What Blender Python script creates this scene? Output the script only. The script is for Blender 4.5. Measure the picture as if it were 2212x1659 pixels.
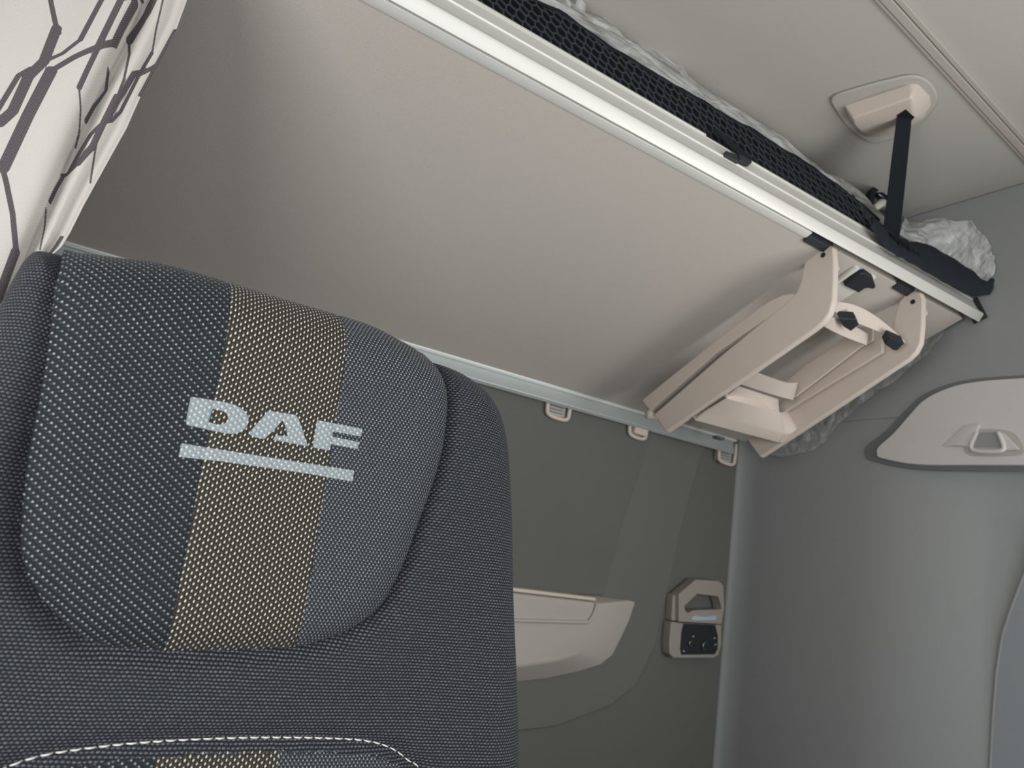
import bpy, bmesh, math, random
import numpy as np
from mathutils import Vector, Matrix
from mathutils.geometry import delaunay_2d_cdt
random.seed(7); np.random.seed(7)
S = bpy.context.scene
for o in list(bpy.data.objects): bpy.data.objects.remove(o)

# ------------------------------------------------------------------ camera
# world: X across the cab (to the right), Y towards the rear wall, Z up. Rows = world axes in image axes.
R = np.array([[0.830096, 0.238093, 0.504234], [-0.538685, 0.10875, 0.835459], [0.144082, -0.965135, 0.21853]])
F, CX, CY = 1600.0, 1106.0, 829.5
CAMZ = 1.25
cd = bpy.data.cameras.new('camera'); cam = bpy.data.objects.new('camera', cd); S.collection.objects.link(cam)
cd.sensor_width = 36; cd.sensor_fit = 'HORIZONTAL'; cd.lens = F / 2212 * 36; cd.clip_start = 0.01
m = Matrix.Identity(4)
for i in range(3):
    m[i][0] = R[i][0]; m[i][1] = -R[i][1]; m[i][2] = -R[i][2]
m[2][3] = CAMZ
cam.matrix_world = m
cd.dof.use_dof = True; cd.dof.focus_distance = 0.78; cd.dof.aperture_fstop = 9.0
S.camera = cam

# ------------------------------------------------------------------ light and exposure
S.view_settings.view_transform = 'Standard'; S.view_settings.look = 'None'
S.view_settings.exposure = 0.22; S.view_settings.gamma = 1.0; S.view_settings.use_curve_mapping = False
w = bpy.data.worlds.new('sky'); S.world = w; w.use_nodes = True
bg = w.node_tree.nodes['Background']; bg.inputs[0].default_value = (0.80, 0.90, 1.0, 1); bg.inputs[1].default_value = 0.6

def area(name, loc, direction, sx, sy, power, col):
    l = bpy.data.lights.new(name, 'AREA'); l.shape = 'RECTANGLE'; l.size = sx; l.size_y = sy; l.energy = power; l.color = col
    o = bpy.data.objects.new(name, l); S.collection.objects.link(o); o.location = loc
    o.rotation_euler = Vector(direction).to_track_quat('-Z', 'Y').to_euler()
    return o
# daylight that comes in through the cab's three windows
area('windscreen_daylight', (0.56, -1.04, 1.24), (0, 1, 0.05), 2.1, 0.70, 13, (0.93, 0.97, 1.0))
area('passenger_window_daylight', (1.72, -0.15, 1.24), (-1, 0.15, 0.1), 0.95, 0.55, 10, (1.0, 0.97, 0.93))
area('driver_window_daylight', (-0.62, -0.15, 1.24), (1, 0.1, 0.1), 0.95, 0.55, 14, (0.98, 0.97, 0.96))

# ------------------------------------------------------------------ helpers
def ray(px, py): return R @ np.array([(px - CX) / F, (py - CY) / F, 1.0])
C0 = np.array([0, 0, CAMZ])
def onX(px, py, v): r = ray(px, py); return C0 + r * v / r[0]
def onY(px, py, v): r = ray(px, py); return C0 + r * v / r[1]
def onZ(px, py, v): r = ray(px, py); return C0 + r * (v - CAMZ) / r[2]
# bunk frame: x across, a from the rear rail to the front rail, b normal to the bunk (up)
BA = np.array([0, -0.91607926, 0.40099725]); BB = np.array([0, 0.40099725, 0.91607926])
BR = np.array([0, 1.45, 0.41227695 + CAMZ])
def bw(x, a, b): return np.array([x, 0, 0]) + BR + BA * a + BB * b
def bf(P): q = P - BR; return np.array([P[0], q @ BA, q @ BB])
def bx(px, py, x): return bf(onX(px, py, x))          # pixel -> (x,a,b) on a plane of constant x
def ba(px, py, a):
    r = ray(px, py); p0 = BR + BA * a - C0; return bf(C0 + r * (p0 @ BA) / (r @ BA))
def bb(px, py, b):
    r = ray(px, py); p0 = BR + BB * b - C0; return bf(C0 + r * (p0 @ BB) / (r @ BB))

def bclip(px, py, a, xm=1.728):
    p = ba(px, py, a); return p if p[0] <= xm else bx(px, py, xm)
def tag(o, label=None, cat=None, group=None, kind=None):
    if label: o['label'] = label
    if cat: o['category'] = cat
    if group: o['group'] = group
    if kind: o['kind'] = kind
    return o
def par(o, p):
    if p is not None:
        o.parent = p
        M = Matrix.Translation(-p.location) if p.parent is None else Matrix.Identity(4)
        o.matrix_parent_inverse = M
def empty(name, loc, **k):
    o = bpy.data.objects.new(name, None); S.collection.objects.link(o); o.location = loc
    o.empty_display_size = 0.05
    return tag(o, **k)
def mesh(name, V, Fc, mat, parent=None, smooth=False, bevel=0, seg=2, **k):
    me = bpy.data.meshes.new(name); me.from_pydata([tuple(map(float, v)) for v in V], [], [tuple(f) for f in Fc]); me.update()
    o = bpy.data.objects.new(name, me); S.collection.objects.link(o)
    if mat: me.materials.append(mat)
    b = bmesh.new(); b.from_mesh(me); bmesh.ops.recalc_face_normals(b, faces=b.faces); b.to_mesh(me); b.free()
    if smooth or bevel:
        for p in me.polygons: p.use_smooth = True
    if bevel:
        md = o.modifiers.new('bevel', 'BEVEL'); md.width = bevel; md.segments = seg; md.limit_method = 'ANGLE'; md.angle_limit = math.radians(35)
        md.harden_normals = True
    par(o, parent); return tag(o, **k)
def prism(name, pts, vec, mat, parent=None, bevel=0.001, **k):
    n = len(pts); V = [np.array(p) for p in pts] + [np.array(p) + np.array(vec) for p in pts]
    Fc = [list(range(n))[::-1], list(range(n, 2 * n))] + [[i, (i + 1) % n, n + (i + 1) % n, n + i] for i in range(n)]
    return mesh(name, V, Fc, mat, parent, bevel=bevel, **k)
def box(name, lo, hi, mat, parent=None, bevel=0.001, **k):
    (x0, y0, z0), (x1, y1, z1) = lo, hi
    return prism(name, [(x0, y0, z0), (x1, y0, z0), (x1, y1, z0), (x0, y1, z0)], (0, 0, z1 - z0), mat, parent, bevel, **k)
def hull(name, pts, mat, parent=None, bevel=0.003, **k):
    b = bmesh.new(); [b.verts.new(tuple(p)) for p in pts]; r = bmesh.ops.convex_hull(b, input=b.verts)
    bmesh.ops.delete(b, geom=list({g for g in r['geom_interior'] + r['geom_unused'] if isinstance(g, bmesh.types.BMVert)}), context='VERTS')
    bmesh.ops.dissolve_limit(b, angle_limit=0.06, verts=b.verts, edges=b.edges)
    V = [v.co[:] for v in b.verts]; b.verts.index_update(); Fc = [[v.index for v in f.verts] for f in b.faces]; b.free()
    return mesh(name, V, Fc, mat, parent, bevel=bevel, seg=3, **k)
def catmull(P, n=8, closed=False):
    P = [np.array(p, float) for p in P]; N = len(P); out = []
    rng = range(N) if closed else range(N - 1)
    for i in rng:
        g = (lambda j: P[j % N]) if closed else (lambda j: P[min(max(j, 0), N - 1)])
        p0, p1, p2, p3 = g(i - 1), g(i), g(i + 1), g(i + 2)
        for s in range(n):
            t = s / n
            out.append(0.5 * ((2 * p1) + (-p0 + p2) * t + (2 * p0 - 5 * p1 + 4 * p2 - p3) * t * t + (-p0 + 3 * p1 - 3 * p2 + p3) * t ** 3))
    if not closed: out.append(P[-1])
    return np.array(out)
def tube(name, path, r, mat, parent=None, n=10, closed=False, **k):
    P = [np.array(p, float) for p in path]; N = len(P); V = []; Fc = []
    rr = r if hasattr(r, '__len__') else [r] * N
    prev = None
    for i in range(N):
        if closed: t = P[(i + 1) % N] - P[i - 1]
        else: t = P[min(i + 1, N - 1)] - P[max(i - 1, 0)]
        t /= np.linalg.norm(t)
        if prev is None:
            u = np.cross(t, (0, 0, 1)); u = u if np.linalg.norm(u) > 0.1 else np.cross(t, (1, 0, 0))
        else: u = prev - t * (prev @ t)
        u /= np.linalg.norm(u); prev = u; v = np.cross(t, u)
        for j in range(n):
            a = 2 * math.pi * j / n; V.append(P[i] + rr[i] * (u * math.cos(a) + v * math.sin(a)))
    M = N if closed else N - 1
    for i in range(M):
        for j in range(n):
            k2 = (i + 1) % N
            Fc.append([i * n + j, i * n + (j + 1) % n, k2 * n + (j + 1) % n, k2 * n + j])
    if not closed: Fc += [list(range(n))[::-1], [(N - 1) * n + j for j in range(n)]]
    return mesh(name, V, Fc, mat, parent, smooth=True, **k)
def grid(name, G, mat, parent=None, solid=0, smooth=True, **k):
    nr, nc = G.shape[:2]; V = G.reshape(-1, 3)
    Fc = [[i * nc + j, i * nc + j + 1, (i + 1) * nc + j + 1, (i + 1) * nc + j] for i in range(nr - 1) for j in range(nc - 1)]
    o = mesh(name, V, Fc, mat, parent, smooth=smooth, **k)
    if solid:
        md = o.modifiers.new('thick', 'SOLIDIFY'); md.thickness = solid; md.offset = 0
        md = o.modifiers.new('split', 'EDGE_SPLIT'); md.split_angle = math.radians(28)
    return o
def inpoly(P, poly):
    x, y = P[:, 0], P[:, 1]; c = np.zeros(len(P), bool); n = len(poly)
    for i in range(n):
        x0, y0 = poly[i]; x1, y1 = poly[(i + 1) % n]
        if y0 == y1: continue
        h = ((y0 > y) != (y1 > y)) & (x < (x1 - x0) * (y - y0) / (y1 - y0) + x0); c ^= h
    return c
def segdist(P, A, B):
    """distance from points P to polyline segments A->B, with nearest offset vector"""
    best = np.full(len(P), 1e9); vec = np.zeros((len(P), 2))
    for a, b in zip(A, B):
        ab = b - a; L = ab @ ab
        if L < 1e-14: continue
        t = np.clip(((P - a) @ ab) / L, 0, 1); q = a + t[:, None] * ab; dv = q - P; d = np.hypot(dv[:, 0], dv[:, 1])
        mk = d < best; best[mk] = d[mk]; vec[mk] = dv[mk]
    return best, vec
def vnoise(p, seed=0, oct=3):
    """smooth value noise in 2-D"""
    p = np.asarray(p, float); out = np.zeros(len(p)); amp = 1; tot = 0
    for o_ in range(oct):
        q = p * 2 ** o_; i = np.floor(q).astype(int); f = q - i; f = f * f * (3 - 2 * f)
        def h(a, b):
            v = np.sin(a * 127.1 + b * 311.7 + seed * 74.7 + o_ * 13.3) * 43758.5453; return v - np.floor(v)
        v = (h(i[:, 0], i[:, 1]) * (1 - f[:, 0]) + h(i[:, 0] + 1, i[:, 1]) * f[:, 0]) * (1 - f[:, 1]) + \
            (h(i[:, 0], i[:, 1] + 1) * (1 - f[:, 0]) + h(i[:, 0] + 1, i[:, 1] + 1) * f[:, 0]) * f[:, 1]
        out += amp * (v - 0.5) * 2; tot += amp; amp *= 0.5
    return out / tot

# ------------------------------------------------------------------ materials
class NT:
    def __init__(s, name):
        s.m = bpy.data.materials.new(name); s.m.use_nodes = True; s.t = s.m.node_tree; s.b = s.t.nodes['Principled BSDF']
    def n(s, ty, **k):
        x = s.t.nodes.new(ty)
        for a, v in k.items(): setattr(x, a, v)
        return x
    def l(s, a, b): s.t.links.new(a, b)
    def val(s, sock, v):
        if isinstance(v, bpy.types.NodeSocket): s.l(v, sock)
        else: sock.default_value = v
    def M(s, op, a, b=None, c=None, clamp=False):
        x = s.n('ShaderNodeMath', operation=op, use_clamp=clamp); s.val(x.inputs[0], a)
        if b is not None: s.val(x.inputs[1], b)
        if c is not None: s.val(x.inputs[2], c)
        return x.outputs[0]
    def mix(s, f, a, b):
        x = s.n('ShaderNodeMix', data_type='RGBA'); s.val(x.inputs[0], f)
        s.val(x.inputs[6], a); s.val(x.inputs[7], b); return x.outputs[2]
    def smooth(s, v, lo, hi):
        x = s.n('ShaderNodeMapRange', interpolation_type='SMOOTHSTEP'); s.val(x.inputs[0], v)
        x.inputs[1].default_value = lo; x.inputs[2].default_value = hi; return x.outputs[0]
    def bump(s, h, strength, dist):
        x = s.n('ShaderNodeBump'); x.inputs['Strength'].default_value = strength; x.inputs['Distance'].default_value = dist
        s.l(h, x.inputs['Height']); s.l(x.outputs[0], s.b.inputs['Normal'])
def rgba(c): return (c[0], c[1], c[2], 1)
def plain(name, col, rough=0.6, noise=0.06, scale=60, bump=0.0, bscale=400, metal=0.0, spec=0.4, sheen=0.0):
    t = NT(name); tc = t.n('ShaderNodeTexCoord'); nz = t.n('ShaderNodeTexNoise'); nz.inputs['Scale'].default_value = scale; nz.inputs['Detail'].default_value = 4
    t.l(tc.outputs['Object'], nz.inputs['Vector'])
    a = [c * (1 - noise) for c in col]; b = [min(1, c * (1 + noise)) for c in col]
    t.l(t.mix(nz.outputs[0], rgba(a), rgba(b)), t.b.inputs['Base Color'])
    t.b.inputs['Roughness'].default_value = rough; t.b.inputs['Metallic'].default_value = metal
    t.b.inputs['Specular IOR Level'].default_value = spec; t.b.inputs['Sheen Weight'].default_value = sheen
    if bump:
        n2 = t.n('ShaderNodeTexNoise'); n2.inputs['Scale'].default_value = bscale; n2.inputs['Detail'].default_value = 3
        t.l(tc.outputs['Object'], n2.inputs['Vector']); t.bump(n2.outputs[0], bump, 0.001)
    return t.m
M_felt = plain('bunk_felt', (0.51, 0.465, 0.42), 0.95, 0.13, 700, 0.5, 900, spec=0.15)
M_rear = plain('rear_wall_felt', (0.15, 0.15, 0.134), 0.95, 0.12, 500, 0.4, 700, spec=0.12)
M_rear2 = plain('rear_wall_panel', (0.165, 0.165, 0.145), 0.95, 0.10, 500, 0.4, 700, spec=0.12)
M_side = plain('side_wall_trim', (0.31, 0.315, 0.31), 0.8, 0.05, 300, 0.15, 900, spec=0.2)
M_ceil = plain('headliner', (0.49, 0.47, 0.425), 0.9, 0.05, 300, 0.2, 900, spec=0.15)
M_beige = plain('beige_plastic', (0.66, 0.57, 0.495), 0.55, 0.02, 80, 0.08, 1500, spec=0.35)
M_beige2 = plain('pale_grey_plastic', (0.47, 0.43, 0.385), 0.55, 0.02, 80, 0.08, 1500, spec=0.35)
M_pillar = plain('door_pillar_trim', (0.30, 0.315, 0.33), 0.7, 0.03, 200)
M_unit = plain('shaded_unit_plastic', (0.34, 0.305, 0.265), 0.5, 0.02, 80, 0.05, 1500, spec=0.4)  # darker beige: shade of the dim rear corner put into the colour
M_hatch = plain('hatch_plastic', (0.64, 0.61, 0.58), 0.5, 0.02, 80, 0.05, 1500, spec=0.4)
M_shade_dark = plain('hatch_shadow_frame', (0.16, 0.17, 0.17), 0.7, 0.05, 80)  # dark grey; paints gap shade at hatch and ladder, also slots and catch block
M_alu = plain('anodised_aluminium', (0.80, 0.81, 0.77), 0.38, 0.02, 200, metal=0.55, spec=0.5)
M_aluw = plain('bright_aluminium', (0.90, 0.89, 0.84), 0.42, 0.01, 200, metal=0.25, spec=0.5)
M_rail = plain('satin_front_rail', (0.73, 0.715, 0.66), 0.42, 0.01, 200, metal=0.25, spec=0.4)
M_alud = plain('rear_rail_aluminium', (0.58, 0.63, 0.62), 0.4, 0.02, 200, metal=0.5, spec=0.5)
M_black = plain('black_plastic', (0.018, 0.021, 0.026), 0.5, 0.1, 100, spec=0.4)
M_web = plain('black_webbing', (0.010, 0.013, 0.017), 0.75, 0.2, 900, 0.4, 1200, spec=0.2)
M_dark = plain('dark_mattress_fabric', (0.014, 0.017, 0.022), 0.95, 0.3, 900, 0.6, 900, spec=0.05)
M_sleeve = plain('dark_blue_grey_sleeve', (0.030, 0.035, 0.045), 0.9, 0.25, 900, 0.6, 900, spec=0.1)
M_net = plain('net_cord', (0.040, 0.044, 0.050), 0.7, 0.15, 400, spec=0.3)
M_floor = plain('rubber_floor', (0.05, 0.05, 0.05), 0.8, 0.1, 50)
M_dash = plain('dashboard_plastic', (0.10, 0.10, 0.10), 0.6, 0.1, 50)
M_steel = plain('steel', (0.6, 0.6, 0.58), 0.3, 0.02, 100, metal=0.9)
M_glint = plain('silver_button', (0.62, 0.66, 0.78), 0.25, 0.02, 100, metal=0.3)
M_roller = plain('pale_buckle_roller', (0.6, 0.58, 0.54), 0.4, 0.02, 100)
M_thread = plain('cream_thread', (0.75, 0.73, 0.68), 0.7, 0.05, 900)
M_letter = plain('white_tag_print', (0.55, 0.55, 0.55), 0.7, 0.05, 900)

def plastic_film(name, alpha):
    t = NT(name); tc = t.n('ShaderNodeTexCoord')
    nz = t.n('ShaderNodeTexNoise'); nz.inputs['Scale'].default_value = 7; nz.inputs['Detail'].default_value = 3; nz.inputs['Distortion'].default_value = 2.5
    mp = t.n('ShaderNodeMapping'); mp.inputs['Scale'].default_value = (0.7, 1.8, 1.8); t.l(tc.outputs['Object'], mp.inputs[0]); t.l(mp.outputs[0], nz.inputs['Vector'])
    vo = t.n('ShaderNodeTexVoronoi', feature='DISTANCE_TO_EDGE'); vo.inputs['Scale'].default_value = 11
    wv = t.n('ShaderNodeTexNoise'); wv.inputs['Scale'].default_value = 14; t.l(tc.outputs['Object'], wv.inputs['Vector'])
    ad = t.n('ShaderNodeVectorMath', operation='MULTIPLY_ADD'); t.l(wv.outputs[1], ad.inputs[0]); ad.inputs[1].default_value = (0.08,) * 3; t.l(mp.outputs[0], ad.inputs[2])
    t.l(ad.outputs[0], vo.inputs['Vector'])
    ridge = t.smooth(vo.outputs[0], 0.0, 0.25)
    h = t.M('ADD', t.M('MULTIPLY', nz.outputs[0], 1.4), t.M('MULTIPLY', ridge, 0.5))
    t.bump(h, 0.6, 0.012)
    t.b.inputs['Base Color'].default_value = (0.92, 0.92, 0.89, 1); t.b.inputs['Roughness'].default_value = 0.22
    t.b.inputs['Specular IOR Level'].default_value = 0.8
    a = t.M('ADD', t.M('MULTIPLY', t.smooth(nz.outputs[0], 0.35, 0.75), 0.35), alpha, clamp=True)
    t.l(a, t.b.inputs['Alpha'])
    return t.m
M_film = plastic_film('polythene_film', 0.40)
M_film2 = plastic_film('thin_polythene_film', 0.16)

def lattice(t, u, v, pu, pv, shift, rx, ry, slant=0.0):
    """one row-shifted lattice of oval stitches; returns (mask, height, random per stitch)"""
    vv = t.M('DIVIDE', v, pv); row = t.M('FLOOR', vv)
    uu = t.M('ADD', t.M('DIVIDE', u, pu), t.M('MULTIPLY', row, shift))
    cx = t.M('SUBTRACT', t.M('FRACT', uu), 0.5); cy = t.M('SUBTRACT', t.M('FRACT', vv), 0.5)
    if slant: cx = t.M('SUBTRACT', cx, t.M('MULTIPLY', cy, slant))
    ex = t.M('DIVIDE', cx, rx); ey = t.M('DIVIDE', cy, ry)
    d2 = t.M('ADD', t.M('MULTIPLY', ex, ex), t.M('MULTIPLY', ey, ey))
    mask = t.smooth(d2, 1.25, 0.6); h = t.M('SUBTRACT', 1.0, d2, clamp=True)
    cb = t.n('ShaderNodeCombineXYZ'); t.l(t.M('FLOOR', uu), cb.inputs[0]); t.l(row, cb.inputs[1])
    wn = t.n('ShaderNodeTexWhiteNoise', noise_dimensions='2D'); t.l(cb.outputs[0], wn.inputs['Vector'])
    return mask, h, wn.outputs[0]
def fabric(name, base, base2, dot, pu, pv, shift, rx, ry, slant=0.0, second=None, strength=0.8, sheen=0.06, rough=0.85, jitter=0.35, dist=0.0012):
    t = NT(name); uvn = t.n('ShaderNodeUVMap'); uvn.uv_map = 'UVMap'
    sp = t.n('ShaderNodeSeparateXYZ')
    # slight waviness of the threads
    nz = t.n('ShaderNodeTexNoise'); nz.inputs['Scale'].default_value = 90; t.l(uvn.outputs[0], nz.inputs['Vector'])
    ad = t.n('ShaderNodeVectorMath', operation='MULTIPLY_ADD'); t.l(nz.outputs[1], ad.inputs[0]); ad.inputs[1].default_value = (0.0012, 0.0012, 0); t.l(uvn.outputs[0], ad.inputs[2])
    t.l(ad.outputs[0], sp.inputs[0]); u, v = sp.outputs[0], sp.outputs[1]
    mask, h, rnd = lattice(t, u, v, pu, pv, shift, rx, ry, slant)
    fz = t.n('ShaderNodeTexNoise'); fz.inputs['Scale'].default_value = 1500; fz.inputs['Detail'].default_value = 2; t.l(uvn.outputs[0], fz.inputs['Vector'])
    col = t.mix(t.smooth(fz.outputs[0], 0.35, 0.7), rgba(base), rgba(base2))
    if second:
        (c2, ou, ov, r2x, r2y) = second
        m2, h2, _ = lattice(t, t.M('ADD', u, ou), t.M('ADD', v, ov), pu, pv, shift, r2x, r2y, slant)
        col = t.mix(t.M('MULTIPLY', m2, t.smooth(fz.outputs[0], 0.25, 0.65)), col, rgba(c2)); h = t.M('ADD', h, t.M('MULTIPLY', h2, 0.5))
    dm = t.M('MULTIPLY', mask, t.M('SUBTRACT', 1.0, t.M('MULTIPLY', rnd, jitter)))
    col = t.mix(dm, col, rgba(dot)); t.l(col, t.b.inputs['Base Color'])
    t.bump(t.M('ADD', h, t.M('MULTIPLY', fz.outputs[0], 0.25)), strength, dist)
    t.b.inputs['Roughness'].default_value = rough; t.b.inputs['Specular IOR Level'].default_value = 0.2
    t.b.inputs['Sheen Weight'].default_value = sheen; t.b.inputs['Sheen Roughness'].default_value = 0.4
    return t.m
M_bol = fabric('bolster_weave', (0.006, 0.007, 0.009), (0.018, 0.020, 0.025), (0.175, 0.188, 0.208), 0.0031, 0.00235, 0.5, 0.38, 0.29, 0.25, jitter=0.4, strength=1.0)
M_left = fabric('twill_with_pale_stitches', (0.007, 0.010, 0.012), (0.022, 0.027, 0.031), (0.44, 0.48, 0.475), 0.0076, 0.0019, 0.355, 0.085, 0.38, 0.0, second=((0.05, 0.056, 0.06), 0.0015, 0.0004, 0.14, 0.36), jitter=0.5)
M_right = fabric('fine_twill', (0.007, 0.009, 0.012), (0.024, 0.028, 0.033), (0.50, 0.53, 0.55), 0.0031, 0.0023, -0.38, 0.19, 0.25, 0.2, second=((0.11, 0.12, 0.135), 0.0015, 0.0011, 0.26, 0.3), jitter=0.35)
M_stripe = fabric('cream_dotted_stripe', (0.010, 0.008, 0.006), (0.042, 0.036, 0.029), (0.88, 0.83, 0.70), 0.0054, 0.00225, 0.5, 0.10, 0.44, 0.08, second=((0.075, 0.07, 0.06), 0.0027, 0.0004, 0.20, 0.36), jitter=0.2, sheen=0.05)
M_logo = fabric('pale_printed_weave', (0.19, 0.22, 0.235), (0.32, 0.36, 0.37), (0.60, 0.64, 0.62), 0.0054, 0.00225, 0.5, 0.17, 0.46, 0.10, second=((0.22, 0.25, 0.26), 0.0027, 0.0012, 0.36, 0.5), jitter=0.3, sheen=0.1)

# curtain: the woven line pattern is stored as a signed distance per vertex
def curtain_mat():
    t = NT('patterned_curtain_cloth'); at = t.n('ShaderNodeAttribute'); at.attribute_name = 'line_dist'
    uvn = t.n('ShaderNodeUVMap'); uvn.uv_map = 'UVMap'; sp = t.n('ShaderNodeSeparateXYZ'); t.l(uvn.outputs[0], sp.inputs[0])
    mk, h, rnd = lattice(t, sp.outputs[0], sp.outputs[1], 0.0016, 0.0011, 0.5, 0.40, 0.36)
    line = t.smooth(at.outputs['Fac'], 0.0004, -0.0004)
    cream = t.mix(mk, rgba((0.49, 0.46, 0.425)), rgba((0.61, 0.58, 0.54)))
    dark = t.mix(mk, rgba((0.05, 0.043, 0.048)), rgba((0.17, 0.15, 0.155)))
    t.l(t.mix(line, cream, dark), t.b.inputs['Base Color']); t.b.inputs['Roughness'].default_value = 0.9
    t.b.inputs['Specular IOR Level'].default_value = 0.15; t.bump(h, 0.35, 0.0004)
    return t.m
M_curt = curtain_mat()

# ------------------------------------------------------------------ the cab shell
WX, WL, YB, ZC = 1.738, -0.66, 1.5, CAMZ + 0.9966
box('wall_back', (WL, YB, 0), (WX - 0.015, YB + 0.04, ZC), M_rear, None, 0, kind='structure')
wb = bpy.data.objects['wall_back']
# raised felt panels on the rear wall
def yz(pts, Y): return [onY(px, py, Y) for px, py in pts]
prism('felt_panel', yz([(1515, 985), (1478, 1120), (1440, 1290), (1415, 1400), (1375, 1480), (1320, 1525), (1200, 1570), (1040, 1590)], YB - 0.006) + [np.array([WL + 0.3, YB - 0.006, 0.94]), np.array([WL + 0.3, YB - 0.006, 1.66]), np.array([1.60, YB - 0.006, 1.66])], (0, 0.008, 0), M_rear2, wb, 0.004)
prism('felt_panel', yz([(1392, 985), (1345, 1130), (1303, 1286), (1120, 1278)], YB - 0.011) + [np.array([0.3, YB - 0.011, 1.06]), np.array([0.3, YB - 0.011, 1.66]), np.array([1.33, YB - 0.011, 1.66])], (0, 0.007, 0), M_rear, wb, 0.003)
box('floor', (WL, -1.15, -0.05), (WX + 0.1, YB + 0.04, 0), M_floor, None, 0, kind='structure')
box('ceiling', (WL, -1.15, ZC), (WX + 0.1, YB + 0.04, ZC + 0.04), M_ceil, None, 0, kind='structure')
# right wall: rounded rear corner, two panels with a recessed joint, edge of the door aperture
zs = onX(1880, 907, WX)[2]
def profile_wall(z0, z1, name, parent=None, yf=0.86, **k):
    r = 0.022; pts = [(WX - r - 0.002, YB + 0.0, 0)]
    for i in range(25):
        a = math.pi / 2 * i / 24; pts.append((WX - r + r * math.sin(a), YB - 0.006 - 0.06 + 0.06 * math.cos(a), 0))
    pts += [(WX, yf, 0), (WX + 0.05, yf, 0), (WX + 0.05, YB + 0.04, 0), (WX - r - 0.002, YB + 0.04, 0)]
    o = prism(name, [(x, y, z0) for x, y, z in pts], (0, 0, z1 - z0), M_side, parent, 0, **k)
    return o
def flare(y, z):  # light gradient put into the shape: front part bends to face the windscreen
    d = max(0.0, 1.12 - y); f = 0.35 * (d * d / 0.5 if d < 0.25 else 0.125 + (d - 0.25)); q = min(max((zs - 0.02 - z) / 0.16, 0), 1)
    return f * q * q * (3 - 2 * q)
rr_ = 0.022; cols = [(WX - rr_ - 0.002, YB)]
for i in range(25):
    a_ = math.pi / 2 * i / 24; cols.append((WX - rr_ + rr_ * math.sin(a_), YB - 0.006 - 0.06 + 0.06 * math.cos(a_)))
cols += [(WX, y) for y in np.linspace(1.40, 0.30, 90)]
zl = np.concatenate([[0.0, 0.6], np.linspace(0.8, zs - 0.0018, 50)])
wr = grid('wall_right', np.array([[(x + (flare(y, z) if x == WX else 0), y, z) for x, y in cols] for z in zl]), M_side, kind='structure')
profile_wall(zs + 0.0018, ZC - 0.003, 'upper_panel', wr, 0.30)
box('joint_backing', (WX + 0.003, 0.30, zs - 0.02), (WX + 0.01, YB - 0.06, zs + 0.02), M_side, wr, 0)
edge = [(2262, 1120), (2235, 1180), (2212, 1240), (2185, 1310), (2165, 1370), (2152, 1450), (2144, 1550), (2138, 1659), (2136, 1800)]
XD = WX + 0.050
ep = [onX(px, py, XD) for px, py in edge]
dr = box('door_1', (WX + 0.14, -1.1, 0.02), (WX + 0.18, 0.62, 1.13), M_side, None, 0.003, kind='structure')
prism('door_pillar', ep + [np.array([XD, 0.36, ep[-1][2]]), np.array([XD, 0.36, ep[0][2] + 0.02])], (0.012, 0, 0), M_pillar, dr, 0.004)
tube('door_seal', [p + np.array([0.004, 0.0, 0]) for p in ep], 0.005, M_side, dr, 8)
box('door_panel', (WX + 0.018, -1.1, 1.78), (WX + 0.06, 0.36, ZC), M_side, dr, 0.003)
box('wall_left', (WL - 0.04, -1.1, 0), (WL, YB + 0.04, 1.13), M_side, None, 0, kind='structure')
wl = bpy.data.objects['wall_left']
box('upper_panel', (WL - 0.04, -1.1, 1.78), (WL, YB + 0.04, ZC), M_side, wl, 0)
box('pillar_panel', (WL - 0.04, 0.36, 1.13), (WL, YB + 0.04, 1.78), M_side, wl, 0)
wf = box('wall_front', (WL, -1.15, 0), (WX + 0.06, -1.1, 1.02), M_dash, None, 0, kind='structure')
box('header_panel', (WL, -1.15, 1.92), (WX + 0.06, -1.1, ZC), M_ceil, wf, 0)
hw = box('dashboard', (WL + 0.02, -1.09, 0.45), (WX, -0.62, 0.98), M_dash, None, 0.04, label='black dashboard under the windscreen in front of the seat', cat='dashboard')

# headliner trim strip on the ceiling, slanting to the right wall
p0, p1 = onZ(1893, 0, ZC), onZ(2212, 345, ZC); q0, q1 = onZ(1952, 0, ZC), onZ(2212, 268, ZC)
dirv = (p1 - p0) / np.linalg.norm(p1 - p0); p0 = p0 - dirv * 0.5; p1 = p0 + dirv * ((WX - 0.004 - p0[0]) / dirv[0])
dq = dirv; q0 = q0 - dq * 0.5; side = np.cross(dirv, (0, 0, 1)); side /= np.linalg.norm(side)
if side @ (q0 - p0) < 0: side = -side
wd = abs((q0 - p0) @ side)
tr = None
for nm, f0, f1, hgt, mt in (('outer_lip', 0.0, 0.19, 0.006, M_beige2), ('centre_band', 0.25, 0.72, 0.009, M_beige2), ('outer_lip', 0.78, 1.08, 0.008, M_beige2)):
    a0 = p0 + side * wd * f0; a1 = p1 + side * wd * f0; b1 = p1 + side * wd * f1; b0 = p0 + side * wd * f1
    if tr is None:
        tr = prism('trim_1', [p0 + side * wd * 0.02, p1 + side * wd * 0.02, p1 + side * wd, p0 + side * wd], (0, 0, -0.002), M_shade_dark, None, 0, kind='structure')
    prism(nm, [a0, a1, b1, b0], (0, 0, -hgt), mt, tr, 0.0015)

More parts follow.
